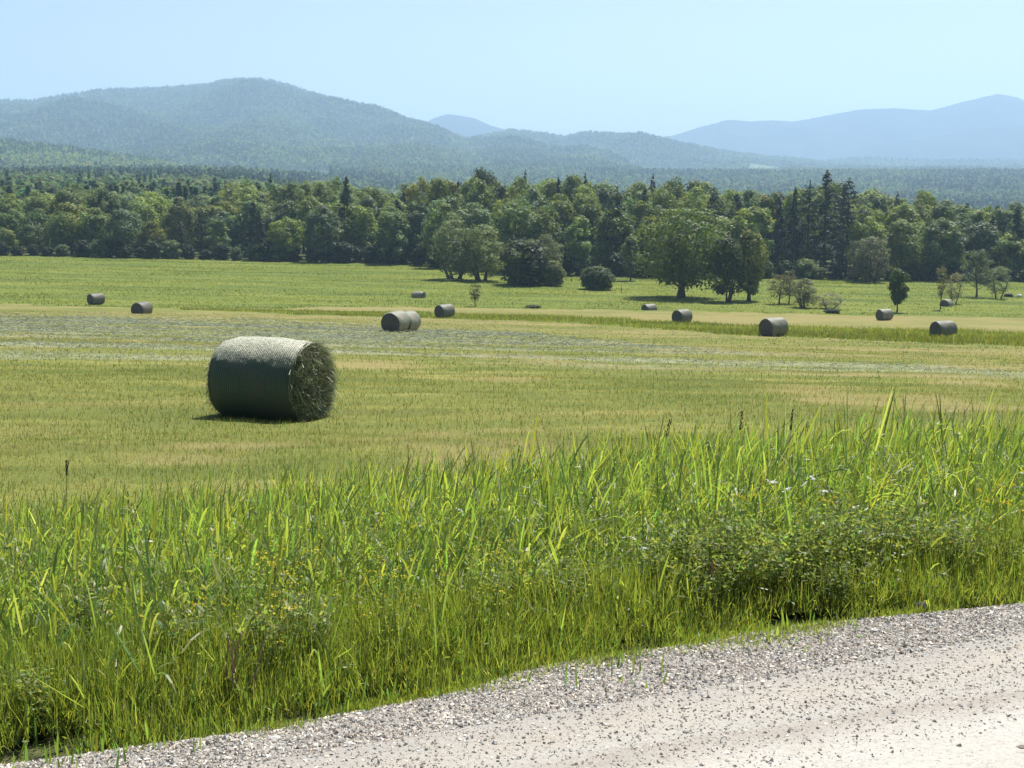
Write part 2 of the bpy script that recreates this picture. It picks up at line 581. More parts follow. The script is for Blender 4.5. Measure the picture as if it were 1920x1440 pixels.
cd = bpy.data.cameras.new('camera'); cam = bpy.data.objects.new('camera', cd); COL.objects.link(cam)
cd.sensor_width = 36; cd.lens = 36 * F / 1920; cd.clip_start = .1; cd.clip_end = 40000
cam.location = (0, 0, EYE); cam.rotation_euler = (math.pi / 2 - TILT, 0, 0)
S.camera = cam
S.view_settings.view_transform = 'Standard'; S.view_settings.look = 'None'
S.view_settings.exposure = .85; S.view_settings.gamma = 1
cy = S.cycles
cy.use_denoising = True
try: cy.denoiser = 'OPENIMAGEDENOISE'
except Exception: pass
cy.max_bounces = 6; cy.diffuse_bounces = 3; cy.glossy_bounces = 2; cy.transmission_bounces = 4
cy.volume_bounces = 2; cy.transparent_max_bounces = 4
cy.caustics_reflective = False; cy.caustics_refractive = False
cy.sample_clamp_indirect = 6

# ------------------------------------------------------------------ ground
def grid_mesh(name, xs, ys, zf, attrs=None, smooth=True):
    X, Y = np.meshgrid(xs, ys)
    Z = zf(X, Y)
    V = np.stack([X, Y, Z], -1).reshape(-1, 3)
    nx = len(xs)
    i = np.arange(len(ys) - 1)[:, None] * nx; j = np.arange(nx - 1)[None]
    Q = np.stack([i + j, i + j + 1, i + j + nx + 1, i + j + nx], -1).reshape(-1, 4)
    return new_mesh(name, V, Q, None, None, smooth), X, Y


def sinh_axis(n, ext, near):
    t = np.linspace(-1, 1, n)
    k = math.asinh(ext / near)
    return np.sinh(t * k) * near


ys = [-14.0]
while ys[-1] < 330: ys.append(ys[-1] + max(.16, abs(ys[-1]) * .011))
xs = sinh_axis(360, 230, 9)
me, X, Y = grid_mesh('field', xs, np.array(ys), terrain_n)
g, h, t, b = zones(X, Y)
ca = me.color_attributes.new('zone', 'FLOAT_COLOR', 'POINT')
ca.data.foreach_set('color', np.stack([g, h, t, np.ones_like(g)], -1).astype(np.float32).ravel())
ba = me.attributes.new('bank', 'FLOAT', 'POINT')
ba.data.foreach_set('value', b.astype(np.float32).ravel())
tag(obj('field', me, MAT['field']), kind='structure')

ys2 = np.concatenate([np.linspace(329, 1200, 60), np.linspace(1225, 2700, 70)])
me, _, _ = grid_mesh('valley_ground', np.linspace(-1900, 1900, 150), ys2, lambda x, y: terrain_n(x, y) - .05)
o = obj('ground', me, MAT['floor']); tag(o, kind='structure')
# land on either side of the field and behind the road, out to the haze's edge
acc = Acc()
for (x0, x1, y0, y1, z) in [(-9500, -229.5, -60, 331, -20.5), (229.5, 9500, -60, 331, -26.0), (-229.5, 229.5, -60, -13.9, -.62)]:
    acc.add([(x0, y0, z), (x1, y0, z), (x1, y1, z), (x0, y1, z)], [(0, 1, 2, 3)])
o = obj('land', acc.mesh('land'), MAT['floor']); tag(o, kind='structure')
acc = Acc()
acc.add([(-9500, 331, -42), (9500, 331, -42), (9500, 10500, -42), (-9500, 10500, -42)], [(0, 1, 2, 3)])
o = obj('land', acc.mesh('land_far'), MAT['floor']); tag(o, kind='structure')

# road: local x runs along the edge, local y across it (0 at the grass)
def road_h(x, y):
    return (.006 + .02 * np.sin(np.clip(-y / 6.6, 0, 1) * math.pi) * 2 + .012 * (fbm(x * 1.5, y * 3, 50, 3) - .5)
                     - .02 * np.exp(-((y + 1.0) / .3) ** 2) - .12 * sstep(.0, .34, y + off(x) + .10 * (vnoise(x * 2.0, y * 0, 51) - .5)))


me, X, Y = grid_mesh('road', np.concatenate([np.linspace(-60, -12.5, 30), np.linspace(-12, 16, 260), np.linspace(16.5, 80, 40)]), np.concatenate([np.linspace(-6.6, -3.2, 20), np.linspace(-3.1, .34, 70)]), road_h)
o = obj('road', me, MAT['road'], None, (EX0, EY0, 0)); o.rotation_euler = (0, 0, PHI)
tag(o, kind='structure')


# ------------------------------------------------------------------ hills
def ridge_hill(name, prof, y1, y0, back, zbase, p, mat, nu, nv, rough, seed, umin, umax, lower=0.):
    """a hill whose crest follows a skyline profile at depth y1, falling to y0 in front and to back behind"""
    us = np.linspace(umin, umax, nu)
    px = us * F * 1.0 + 960
    zr = np.array([float(EYE + ray(960, pyv)[1] * y1) for pyv in pl(prof, px)]) - lower
    vs = np.concatenate([np.linspace(y0, y1, nv), np.linspace(y1, back, 14)[1:]])
    U, Yd = np.meshgrid(us, vs)
    Zr = np.broadcast_to(zr, U.shape)
    X = U * Yd
    zb = zbase(X, np.minimum(Yd, y0 + 1)) if callable(zbase) else np.full(U.shape, float(zbase))
    t = np.clip((Yd - y0) / (y1 - y0), 0, 1)
    tb = np.clip((Yd - y1) / (back - y1), 0, 1)
    sp = (fbm(X / 420.0, Yd / 600.0, seed, 4) - .5)
    prof_t = np.clip(t ** p, 0, 1)
    Z = zb + (Zr - zb) * prof_t
    Z = Z + sp * rough * np.sin(np.pi * np.clip(t, 0, 1)) ** .8 * np.clip((Zr - zb) / 120, .15, 1.2)
    Z = Z - tb ** 1.2 * (np.abs(Zr - zb) + 30)
    Z = Z + (vnoise(U * 900, Yd * .0, seed + 5) - .5) * rough * .03 * prof_t
    V = np.stack([X, Yd, Z], -1).reshape(-1, 3)
    i = np.arange(len(vs) - 1)[:, None] * nu; j = np.arange(nu - 1)[None]
    Q = np.stack([i + j, i + j + 1, i + j + nu + 1, i + j + nu], -1).reshape(-1, 4)
    me = new_mesh(name, V, Q, None, None, True)
    o = obj(name, me, mat); tag(o, kind='structure')
    return us, vs, Z


PA = [(-700, 205), (-300, 200), (0, 187), (80, 188), (200, 168), (330, 163), (400, 158), (440, 149), (470, 145), (500, 147), (540, 155), (590, 171), (640, 187), (740, 215), (800, 230),
      (850, 250), (880, 259), (920, 251), (960, 245), (1030, 252), (1060, 256), (1090, 248), (1150, 250), (1200, 253), (1260, 268), (1340, 280), (1420, 292), (1490, 298), (1560, 306), (1640, 312), (2400, 318)]
PB = [(-700, 235), (-300, 248), (0, 258), (80, 268), (150, 275), (250, 292), (350, 308), (450, 322), (520, 332), (600, 345), (700, 360), (2400, 380)]
PC = [(-400, 330), (1300, 318), (1480, 306), (1560, 298), (1620, 293), (1680, 297), (1720, 299), (1820, 297), (1920, 298), (2400, 296)]
PD = [(-400, 330), (600, 300), (740, 262), (790, 236), (815, 222), (840, 214), (860, 216), (890, 221), (920, 235), (960, 246), (1100, 285), (1300, 320), (2400, 330)]
PE = [(-400, 330), (1000, 320), (1150, 285), (1230, 258), (1260, 253), (1300, 240), (1360, 224), (1400, 228), (1440, 225), (1480, 228), (1530, 218), (1600, 205), (1660, 203), (1730, 207), (1790, 190),
      (1850, 176), (1880, 181), (1900, 188), (1950, 185), (2050, 200), (2400, 230)]
PF = [(-400, 335), (1300, 325), (1420, 306), (1500, 298), (1560, 285), (1640, 270), (1700, 262), (1800, 245), (1860, 238), (1920, 233), (2050, 225), (2400, 240)]
gz = lambda x, y: terrain(x, y) - 2
A_ = ridge_hill('hills', PA, 4600., 2420., 5600., gz, 1.25, MAT['hill'], 520, 110, 190., 100, -.66, .66, 7.)
# pale pasture on the slope
o = bpy.data.objects['hills']
co = np.zeros(len(o.data.vertices) * 3, np.float32); o.data.vertices.foreach_get('co', co); co = co.reshape(-1, 3)
hpx, hpy = project(co[:, 0], co[:, 1], co[:, 2])
at_ = o.data.attributes.new('clearing', 'FLOAT', 'POINT')
clr = (hpx > 1402) & (hpx < 1480) & (co[:, 1] > 3450) & (co[:, 1] < 3800)
at_.data.foreach_set('value', clr.astype(np.float32))
B_ = ridge_hill('hills', PB, 2050., 1500., 2400., lambda x, y: terrain(x, y) - 3, 1.0, MAT['hill'], 320, 50, 20., 130, -.60, .05, 10.)
C_ = ridge_hill('hills', PC, 4950., 4300., 5380., -20, 1.0, MAT['hill'], 300, 20, 12., 160, .1, .62, 9.)
ridge_hill('mountains', PD, 6600., 5700., 7400., -42, 1.0, MAT['mountain'], 300, 40, 30., 200, -.3, .3)
ridge_hill('mountains', PE, 6700., 5650., 7500., -42, 1.0, MAT['mountain'], 400, 60, 120., 240, -.05, .66)
ridge_hill('mountains', PF, 6000., 5450., 6500., -42, 1.0, MAT['mountain'], 400, 40, 60., 280, .1, .66)

# ------------------------------------------------------------------ haze
HX, HY0, HY1, HZ0, HZ1 = 9000, -45, 10200, -44, 600
acc = Acc()
v = [(sx * HX, sy, sz) for sz in (HZ0, HZ1) for sy in (HY0, HY1) for sx in (-1, 1)]
acc.add(v, [(0, 2, 3, 1), (4, 5, 7, 6), (0, 1, 5, 4), (2, 6, 7, 3), (0, 4, 6, 2), (1, 3, 7, 5)])
hm = bpy.data.materials.new('haze_air'); hm.use_nodes = True
ht = hm.node_tree; ht.nodes.clear()
ho = ht.nodes.new('ShaderNodeOutputMaterial'); hv = ht.nodes.new('ShaderNodeVolumePrincipled')
hv.inputs['Color'].default_value = (.505, .725, 1.0, 1)
hv.inputs['Density'].default_value = 1.75e-4
hv.inputs['Anisotropy'].default_value = .3
ht.links.new(hv.outputs[0], ho.inputs['Volume'])
o = obj('haze', acc.mesh('haze'), hm); tag(o, kind='stuff')

# ------------------------------------------------------------------ trees
def crown_broad(r, H, hb, rad, n, nl, leaf, lift=.45, flat=1.05, tvar=.22, surf=.3, aspect=.6, rcl=(.18, .32)):
    acc = Acc(); cs = []
    ph = r.uniform(0, 6.28, 3)
    for i in range(n):
        hf = r.beta(1.25, 1.15)
        a = r.uniform(0, 2 * math.pi)
        env = ((hf + .06) ** .5) * ((1 - hf) ** lift) * 1.45
        env *= 1 + .22 * math.sin(2 * a + ph[0]) + .14 * math.sin(3 * a + ph[1] + 4 * hf)
        rr = rad * env * math.sqrt(r.uniform(surf, 1.0))
        c = np.array([rr * math.cos(a), rr * math.sin(a), hb + (H - hb) * (.03 + .94 * hf)])
        rc = rad * r.uniform(*rcl)
        c[2] = min(c[2], H - rc * .5)
        k = int(nl * r.uniform(.7, 1.3))
        d = unit(r.normal(size=(k, 3)) + np.array([0, 0, .25]))
        P = c + d * rc * np.array([1.1, 1.1, flat]) * r.uniform(.5, 1.1, (k, 1))
        N = d + r.normal(size=(k, 3)) * .32 + np.array([0, 0, .35])
        V, Q = leafq(P, N, leaf * r.uniform(.6, 1.3, k), aspect, r)
        b = r.uniform(1 - tvar, 1 + tvar)
        hue = r.normal() * .07
        col = np.array([b * (1 + hue), b, b * (1 - .6 * abs(hue))])
        cc = rep(col[None] * r.uniform(.88, 1.12, (k, 1)), 4)
        acc.add(V, Q, None, cc)
        cs.append(c)
    return acc, cs


def trunk_broad(r, H, hb, tr, cs, nlimb=10, lean=0.0, stems=1, k=6):
    acc = Acc()
    for s in range(stems):
        a0 = r.uniform(0, 6.28) if stems > 1 else 0
        off = np.array([math.cos(a0), math.sin(a0), 0]) * (tr * 2.2 if stems > 1 else 0)
        top = H * .8
        n = 8
        ts = np.linspace(0, 1, n)
        wob = np.cumsum(r.normal(size=(n, 2)) * .03 * H / n * 3, 0)
        pts = np.stack([off[0] * (1 + ts * 4) + wob[:, 0] * ts + lean * H * ts ** 1.5, off[1] * (1 + ts * 4) + wob[:, 1] * ts, ts * top - .15], -1)
        rad = tr * (1 - .85 * ts) * (1 + .5 * np.exp(-ts * 14)) / (1 if stems == 1 else 1.4)
        tube(acc, pts, rad, k)
        sel = [cs[i] for i in r.permutation(len(cs))[:max(2, nlimb // stems)]]
        for c in sel:
            f = np.clip((c[2] * .62) / top, .12, .92)
            i = f * (n - 1); i0 = int(i); b = pts[i0] + (pts[min(i0 + 1, n - 1)] - pts[i0]) * (i - i0)
            mid = (b + c) / 2 + np.array([0, 0, -.05 * H]) * .5
            r0 = tr * (1 - .85 * f) * .5
            tt = np.linspace(0, 1, 5)[:, None]
            P = (1 - tt) ** 2 * b + 2 * tt * (1 - tt) * mid + tt ** 2 * c
            tube(acc, P, r0 * (1 - .8 * tt[:, 0]), 4)
    return acc


def conifer(r, H, hb, rad, step, nb, leaf, dens, droop, power, irregular=.2, aspect=.3, tr=.25):
    """layered boughs of needle sprays; returns crown, trunk"""
    acc = Acc(); tk = Acc()
    ts = np.linspace(0, 1, 7)
    tube(tk, np.stack([r.normal(size=7) * .06 * ts, r.normal(size=7) * .06 * ts, ts * H - .15], -1), tr * (1 - .93 * ts), 6)
    z = hb
    while z < H - .2:
        f = (z - hb) / (H - hb)
        env = rad * ((1 - f) ** power) * min(1, .55 + f * 3)
        for b in range(nb):
            a = r.uniform(0, 6.28)
            L = env * r.uniform(1 - irregular * 1.6, 1 + irregular) + .15
            k = max(4, int(dens * L))
            t = r.uniform(.18, 1, k) ** .8
            dz = -droop * L * t + .12 * L * t * t
            side = r.normal(size=k) * .16 * L * (1.1 - t) + r.normal(size=k) * .08
            ca, sa = math.cos(a), math.sin(a)
            P = np.stack([ca * L * t - sa * side, sa * L * t + ca * side, z + dz + r.normal(size=k) * .1], -1)
            N = np.array([0, 0, 1.0]) + r.normal(size=(k, 3)) * .5
            lng = np.stack([ca + r.normal(size=k) * .5, sa + r.normal(size=k) * .5, -.3 + r.normal(size=k) * .35], -1)
            V, Q = leafq(P, N, leaf * r.uniform(.6, 1.35, k), aspect, r, lng)
            bb = r.uniform(.7, 1.25)
            acc.add(V, Q, None, rep(bb * r.uniform(.8, 1.2, (k, 1)) * np.array([[1, 1, 1.0]]), 4))
            if b % 2 == 0 and L > .8:
                tube(tk, [(0, 0, z), (ca * L * .45, sa * L * .45, z - droop * L * .45), (ca * L * .85, sa * L * .85, z - droop * L * .8 + .08 * L)], [tr * .3 * (1 - f) + .015, .03, .01], 3)
        z += step * r.uniform(.75, 1.25) * (1 - .35 * f)
    d = unit(r.normal(size=(16, 3)))
    V, Q = leafq(np.array([[0, 0, H - .15]]) + d * np.array([.15, .15, .4]), d, leaf * .8, aspect, r, d + np.array([0, 0, 1.5]))
    acc.add(V, Q)
    return acc, tk


PROTO = {}


def proto(key, crown, trunk, leafmat):
    PROTO[key] = (crown.mesh(key + '_crown'), trunk.mesh(key + '_trunk', True), leafmat)


r = np.random.default_rng(11)
for i in range(6):
    H = 10.0; rad = [3.3, 2.7, 3.0, 3.6, 2.5, 3.1][i]
    cr, cs = crown_broad(r, H, [1.0, .6, 1.6, .9, .4, 2.0][i], rad, 68, 92, .2, [.45, .35, .5, .55, .4, .45][i])
    proto('wood%d' % i, cr, trunk_broad(r, H, 1, .2, cs, 9), MAT['leaf'])
for i in range(3):
    cr, tk = conifer(r, 10.0, [1.2, 2.6, .8][i], [2.0, 1.9, 2.3][i], .5, 5, .22, 22, .05, [.75, .6, .85][i], .4, .3, .19)
    proto('pine%d' % i, cr, tk, MAT['needle'])
for i in range(2):
    cr, tk = conifer(r, 10.0, .4, [1.9, 1.5][i], .36, 6, .2, 22, .35, [.9, .8][i], .22, .32, .17)
    proto('spruce%d' % i, cr, tk, MAT['needle'])
# tall open pine with bare lower trunk
cr, tk = conifer(r, 10.0, 3.2, 1.75, .55, 5, .2, 20, -.05, .5, .5, .3, .17)
proto('openpine', cr, tk, MAT['needle'])
# big maple: wide dome on a short trunk
cr, cs = crown_broad(r, 10.0, 1.25, 5.0, 120, 80, .19, .42, .7, .25, .3)
proto('maple', cr, trunk_broad(r, 10, 1.2, .42, cs, 18), MAT['leaf'])
cr, cs = crown_broad(r, 10.0, 1.2, 4.1, 100, 70, .23, .5, .75, .22, .25)
proto('clump', cr, trunk_broad(r, 10, 1.0, .3, cs, 14, 0, 4), MAT['leaf'])
cr, cs = crown_broad(r, 10.0, 1.2, 3.6, 90, 70, .24, .38, .8, .22, .25)
proto('singlemaple', cr, trunk_broad(r, 10, 1.0, .36, cs, 14), MAT['leaf'])
# willow: soft, thin, many stems
for i in range(2):
    cr, cs = crown_broad(r, 10.0, .5, 4.2, 110, 46, .24, .5, .95, .2, .2, .34, (.14, .26))
    proto('willow%d' % i, cr, trunk_broad(r, 10, .6, .3, cs, 20, 0, 4), MAT['leaf'])
# round bush
cr, cs = crown_broad(r, 10.0, .2, 7.0, 95, 80, .5, .42, .8, .2, .3, .55, (.18, .28))
proto('bush', cr, trunk_broad(r, 9, .3, .3, cs, 16, 0, 5), MAT['leaf'])
# slim sapling with dense leaves
cr, cs = crown_broad(r, 10.0, 2.0, 2.5, 60, 50, .36, .12, .9, .2, .15, .6, (.3, .5))
proto('sapling', cr, trunk_broad(r, 10, 2.0, .26, cs, 12), MAT['leaf'])
# thin see-through trees
for i in range(3):
    cr, cs = crown_broad(r, 10.0, [2.5, 1.5, 3.0][i], [3.2, 4.0, 2.6][i], 60, [30, 34, 26][i], .22, .4, .9, .2, .2, .4, (.16, .3))
    proto('thin%d' % i, cr, trunk_broad(r, 10, 2, [.2, .24, .2][i], cs, 30, [.03, -.12, .08][i], [1, 2, 1][i]), MAT['leaf'])
# low leafy shrub for the edge
cr, cs = crown_broad(r, 10.0, .0, 6.5, 55, 60, .62, .5, .8, .3, .25, .6, (.2, .32))
proto('shrub', cr, trunk_broad(r, 8, .3, .22, cs, 8, 0, 4), MAT['leaf'])
# birch: drooping light crown on a slim pale stem
cr, cs = crown_broad(r, 10.0, 2.2, 2.2, 48, 46, .3, .4, 1.3, .2, .1, .55, (.26, .42))
proto('birch', cr, trunk_broad(r, 10, 2, .16, cs, 10, .02), MAT['leaf'])

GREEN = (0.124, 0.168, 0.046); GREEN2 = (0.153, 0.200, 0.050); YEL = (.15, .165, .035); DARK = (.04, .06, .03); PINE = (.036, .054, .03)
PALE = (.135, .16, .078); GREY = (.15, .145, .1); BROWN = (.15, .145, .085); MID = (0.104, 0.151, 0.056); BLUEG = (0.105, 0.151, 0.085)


def put_tree(key, x, y, H, color, name, label, cat='tree', group=None, wide=1.0, rot=None, sink=.1, parts=True):
    cm, tm, lm = PROTO[key]
    if not (isinstance(color, tuple) and color in (GREEN, PALE, PINE, DARK) or group): color = tuple(c * 1.3 for c in color)
    root = empty(name, (x, y, float(terrain(x, y)) - sink))
    s = H / 10.0
    root.scale = (s * wide, s * wide, s)
    root.rotation_euler = (0, 0, random.uniform(0, 6.28) if rot is None else rot)
    c = obj('crown', cm, lm, root); c.color = (*color, 1)
    obj('trunk', tm, MAT['bark'], root)
    tag(root, label, cat, group)
    return root


def spec(key, px, base, top, color, name, label, cat='tree', group=None, Y=None, width=None, wide=1.0, rot=None):
    if Y is None:
        x, y, z = hit(px, base)
    else:
        a, b = ray(px, base); x, y = float(a * Y), Y
        z = float(terrain(x, y))
    H = (base - top) / F * y
    if Y is not None:
        H = float(EYE + ray(px, top)[1] * y - z)
    if width is not None:
        cm = PROTO[key][0]
        bb = [v.co.x for v in list(cm.vertices)[::7]]
        pw = (max(bb) - min(bb)) * .93
        wide = (width / F * y) / (pw * H / 10)
    return put_tree(key, x, y, H, color, name, label, cat, group, wide, rot)


# single trees and bushes standing out in the meadow
spec('maple', 1277, 558, 392, (.075, .105, .032), 'maple_tree', 'big spreading maple with a thick short trunk standing alone in the meadow', width=158)
spec('clump', 1362, 566, 448, (.045, .07, .025), 'maple_tree', 'dark bushy tree with several slanting stems beside the big meadow maple', width=78)
spec('singlemaple', 1404, 564, 434, (.10, .12, .035), 'maple_tree', 'sunlit yellow green maple leaning against the dark multi stemmed tree', width=76)
spec('willow0', 852, 524, 413, (.098, .125, .06), 'willow_tree', 'tall pale olive willow, widest of the willows at the forest corner', width=100)
spec('willow1', 905, 527, 424, (.11, .138, .056), 'willow_tree', 'pale yellowish willow with a dark trunk between the widest willow and the dark thicket', width=88)
spec('bush', 985, 534, 452, (.05, .066, .03), 'thicket_bush', 'broad dark thicket with black shade under it beside the pale willows', 'bush', width=104)
spec('bush', 1034, 536, 490, (.09, .105, .04), 'shrub', 'small light green shrub leaning against the broad dark thicket', 'bush', width=46)
spec('willow0', 1022, 529, 440, (.09, .105, .06), 'willow_tree', 'grey green loose tree rising behind the broad dark thicket', width=64)
spec('bush', 1119, 543, 500, (.062, .085, .04), 'round_bush', 'neat round bush standing alone on open meadow between thicket and big maple', 'bush', width=60)
spec('thin2', 891, 575, 530, (.06, .06, .035), 'sapling', 'thin crooked sapling with few leaves at the edge of the mown band below the willows', width=24)
spec('birch', 1182, 527, 448, (.085, .115, .045), 'birch_tree', 'slender pale birch in front of the dark forest between round bush and big maple', width=42)
spec('spruce1', 1066, 512, 428, (.06, .082, .05), 'spruce_tree', 'light grey green young spruce against the dark woods behind the thicket', width=34)
spec('spruce0', 612, 488, 424, (.08, .1, .05), 'spruce_tree', 'pale young conifer with open boughs at the edge of the dense dark forest', width=44)
spec('bush', 606, 488, 456, (.1, .12, .05), 'shrub', 'small pale round shrub at the foot of the pale young conifer', 'bush', width=36)
spec('willow1', 700, 489, 440, (.075, .085, .055), 'willow_tree', 'grey small tree at the forest edge near the tall dark spruce', width=40)
spec('bush', 650, 489, 446, (.055, .075, .045), 'shrub', 'dull green shrub at the forest edge under the tall dark spruce', 'bush', width=28)
spec('thin0', 1461, 570, 514, (.10, .098, .06), 'small_tree', 'small brownish tree with a thin curved trunk beside the sunlit maple', width=44)
spec('thin0', 1479, 570, 506, (.075, .08, .045), 'small_tree', 'small dark stemmed tree with brown foliage close to its thinner brown neighbour', width=34)
spec('willow1', 1508, 577, 522, (.12, .13, .085), 'willow_tree', 'low leaning grey willow with a slanting trunk and drooping crown', width=46)
spec('thin1', 1556, 579, 549, (.13, .13, .085), 'brush_shrub', 'wispy low brush spreading beside the leaning grey willow', 'bush', width=62)
spec('willow0', 1514, 523, 486, (.14, .15, .07), 'willow_tree', 'little pale topped tree at the foot of the tall pines behind the leaning willow', width=40)
spec('sapling', 1682, 586, 505, (.038, .06, .02), 'sapling', 'slim dark leafy sapling on a bare straight stem at the edge of the mown band', width=40)
spec('thin2', 1763, 582, 498, (.12, .12, .08), 'birch_sapling', 'very thin bent pale sapling just behind the half hidden bale', width=22)
spec('thin1', 1789, 570, 512, (.13, .13, .08), 'birch_sapling', 'forked wispy sapling with slanting stem next to the thin bent one', width=40)
spec('birch', 1797, 528, 458, (.09, .12, .04), 'birch_tree', 'small bright green tree at the forest edge above the forked wispy sapling', width=24)
spec('thin0', 1831, 557, 468, (.08, .105, .06), 'small_tree', 'grey leaved small tree with a single dark trunk near the two boulders', width=50)
spec('thin1', 1872, 560, 500, (.085, .11, .06), 'small_tree', 'low grey brown tree with several stems beside the two boulders', width=54)
spec('willow1', 1632, 530, 446, (.10, .105, .07), 'willow_tree', 'soft grey willow in front of the trunks of the tall pines', width=62)
spec('willow0', 1606, 528, 452, (.075, .085, .055), 'willow_tree', 'darker grey willow standing directly under the tallest bare trunked pine', width=44)
spec('bush', 1560, 588, 578, (.035, .05, .025), 'shrub', 'tiny dark shrub in the grass bank at the edge of the mown band', 'bush', width=26)
spec('bush', 1000, 578, 571, (.05, .065, .03), 'shrub', 'low dark tuft like shrub in open meadow below the broad thicket', 'bush', width=26)
spec('bush', 1846, 532, 512, (.09, .1, .06), 'shrub', 'small pale shrub at the dark forest edge beside the grey leaved small tree', 'bush', width=34)

# tall conifers of the forest front
NM = 'tall_pine'
for key, px, top, Y, width, colr, nm, lab in [
    ('openpine', 1587, 336, 256, 78, PINE, 'pine_tree', 'tall dark pine with a long bare trunk and layered boughs above the grey willows'),
    ('pine0', 1545, 321, 262, 66, PINE, 'pine_tree', 'tallest dark pine of the group, its tip above all the others'),
    ('pine1', 1514, 340, 258, 54, (.024, .038, .026), 'pine_tree', 'dark pine standing close to the tallest pine, second in height'),
    ('spruce0', 1487, 352, 258, 46, (.022, .036, .025), 'spruce_tree', 'narrow dark spruce at the dense side of the tall pine group'),
    ('spruce0', 1459, 372, 256, 44, (.022, .034, .026), 'spruce_tree', 'blackish spruce just beyond the sunlit maple of the meadow'),
    ('pine1', 1336, 352, 268, 62, PINE, 'pine_tree', 'dark pine rising behind the crown of the big meadow maple'),
    ('pine0', 1378, 362, 262, 60, (.036, .052, .034), 'pine_tree', 'greyish pine behind the dark multi stemmed tree'),
    ('pine1', 1156, 352, 254, 74, (.034, .05, .034), 'pine_tree', 'grey green pine with spreading flat boughs behind the slender birch'),
    ('pine0', 1036, 392, 252, 60, (.05, .07, .045), 'pine_tree', 'soft green pine behind the grey green loose tree'),
    ('spruce0', 652, 332, 284, 62, (.024, .036, .026), 'spruce_tree', 'tall dark spruce standing out of the pale broadleaf wall'),
    ('pine2', 512, 327, 330, 46, PINE, 'pine_tree', 'lone dark pine top rising well above the broadleaf canopy'),
    ('pine2', 985, 320, 330, 34, (.03, .045, .03), 'pine_tree', 'small dark pine top above the middle of the forest skyline'),
    ('pine2', 1096, 326, 330, 36, (.034, .05, .032), 'pine_tree', 'rounded dark pine top poking over the bright crowns behind the birch'),
    ('pine2', 1222, 327, 330, 40, (.034, .05, .032), 'pine_tree', 'dark pine top over the crowns behind the big meadow maple'),
    ('pine2', 1678, 361, 300, 40, (.03, .045, .03), 'pine_tree', 'two tipped dark pine seen over pale crowns beyond the tall pine group'),
    ('spruce1', 1903, 386, 262, 50, PINE, 'spruce_tree', 'black green spruce beyond the low grey brown tree'),
    ('spruce0', 478, 378, 282, 52, (.026, .038, .03), 'spruce_tree', 'dark spruce inside the broadleaf edge, below the lone pine top'),
    ('pine0', 745, 372, 280, 70, (.04, .06, .03), 'pine_tree', 'dark full tree between the tall spruce and the yellow crowns'),
]:
    x = float(ray(px, 450)[0] * Y)
    spec(key, px, 480, top, colr, nm, lab, Y=float(Y), width=width)

# bright crowns that stand out
for key, px, top, Y, width, colr, lab in [
    ('wood0', 790, 334, 300, 76, (.125, .135, .028), 'yellow green broadleaf crown, the yellowest of the forest skyline'),
    ('wood2', 848, 345, 296, 58, (.115, .125, .03), 'yellowish broadleaf tree next to the yellowest crown'),
    ('wood3', 906, 321, 310, 60, (.06, .085, .034), 'rounded broadleaf that tops the forest above the pale willows'),
    ('wood1', 962, 352, 284, 54, (.12, .14, .035), 'fresh light green broadleaf behind the dark thicket'),
    ('wood0', 1262, 335, 300, 72, (.085, .115, .035), 'light green tall crown directly behind the big meadow maple'),
    ('wood3', 1762, 388, 262, 84, (.06, .09, .034), 'full green oval tree on the forest edge above the bent sapling'),
    ('wood1', 1712, 376, 285, 60, (.095, .12, .045), 'pale green tree rising behind the slim dark sapling'),
    ('wood4', 1432, 362, 285, 46, (.115, .135, .035), 'light yellow green crown between pines behind the sunlit maple'),
    ('wood5', 550, 345, 300, 60, (.07, .1, .035), 'tall light green tree close to the lone pine top'),
    ('wood2', 340, 372, 290, 60, (.09, .10, .04), 'dull olive broadleaf crown in the dense green row'),
]:
    spec(key, px, 480, top, colr, 'broadleaf_tree', lab, Y=float(Y), width=width)

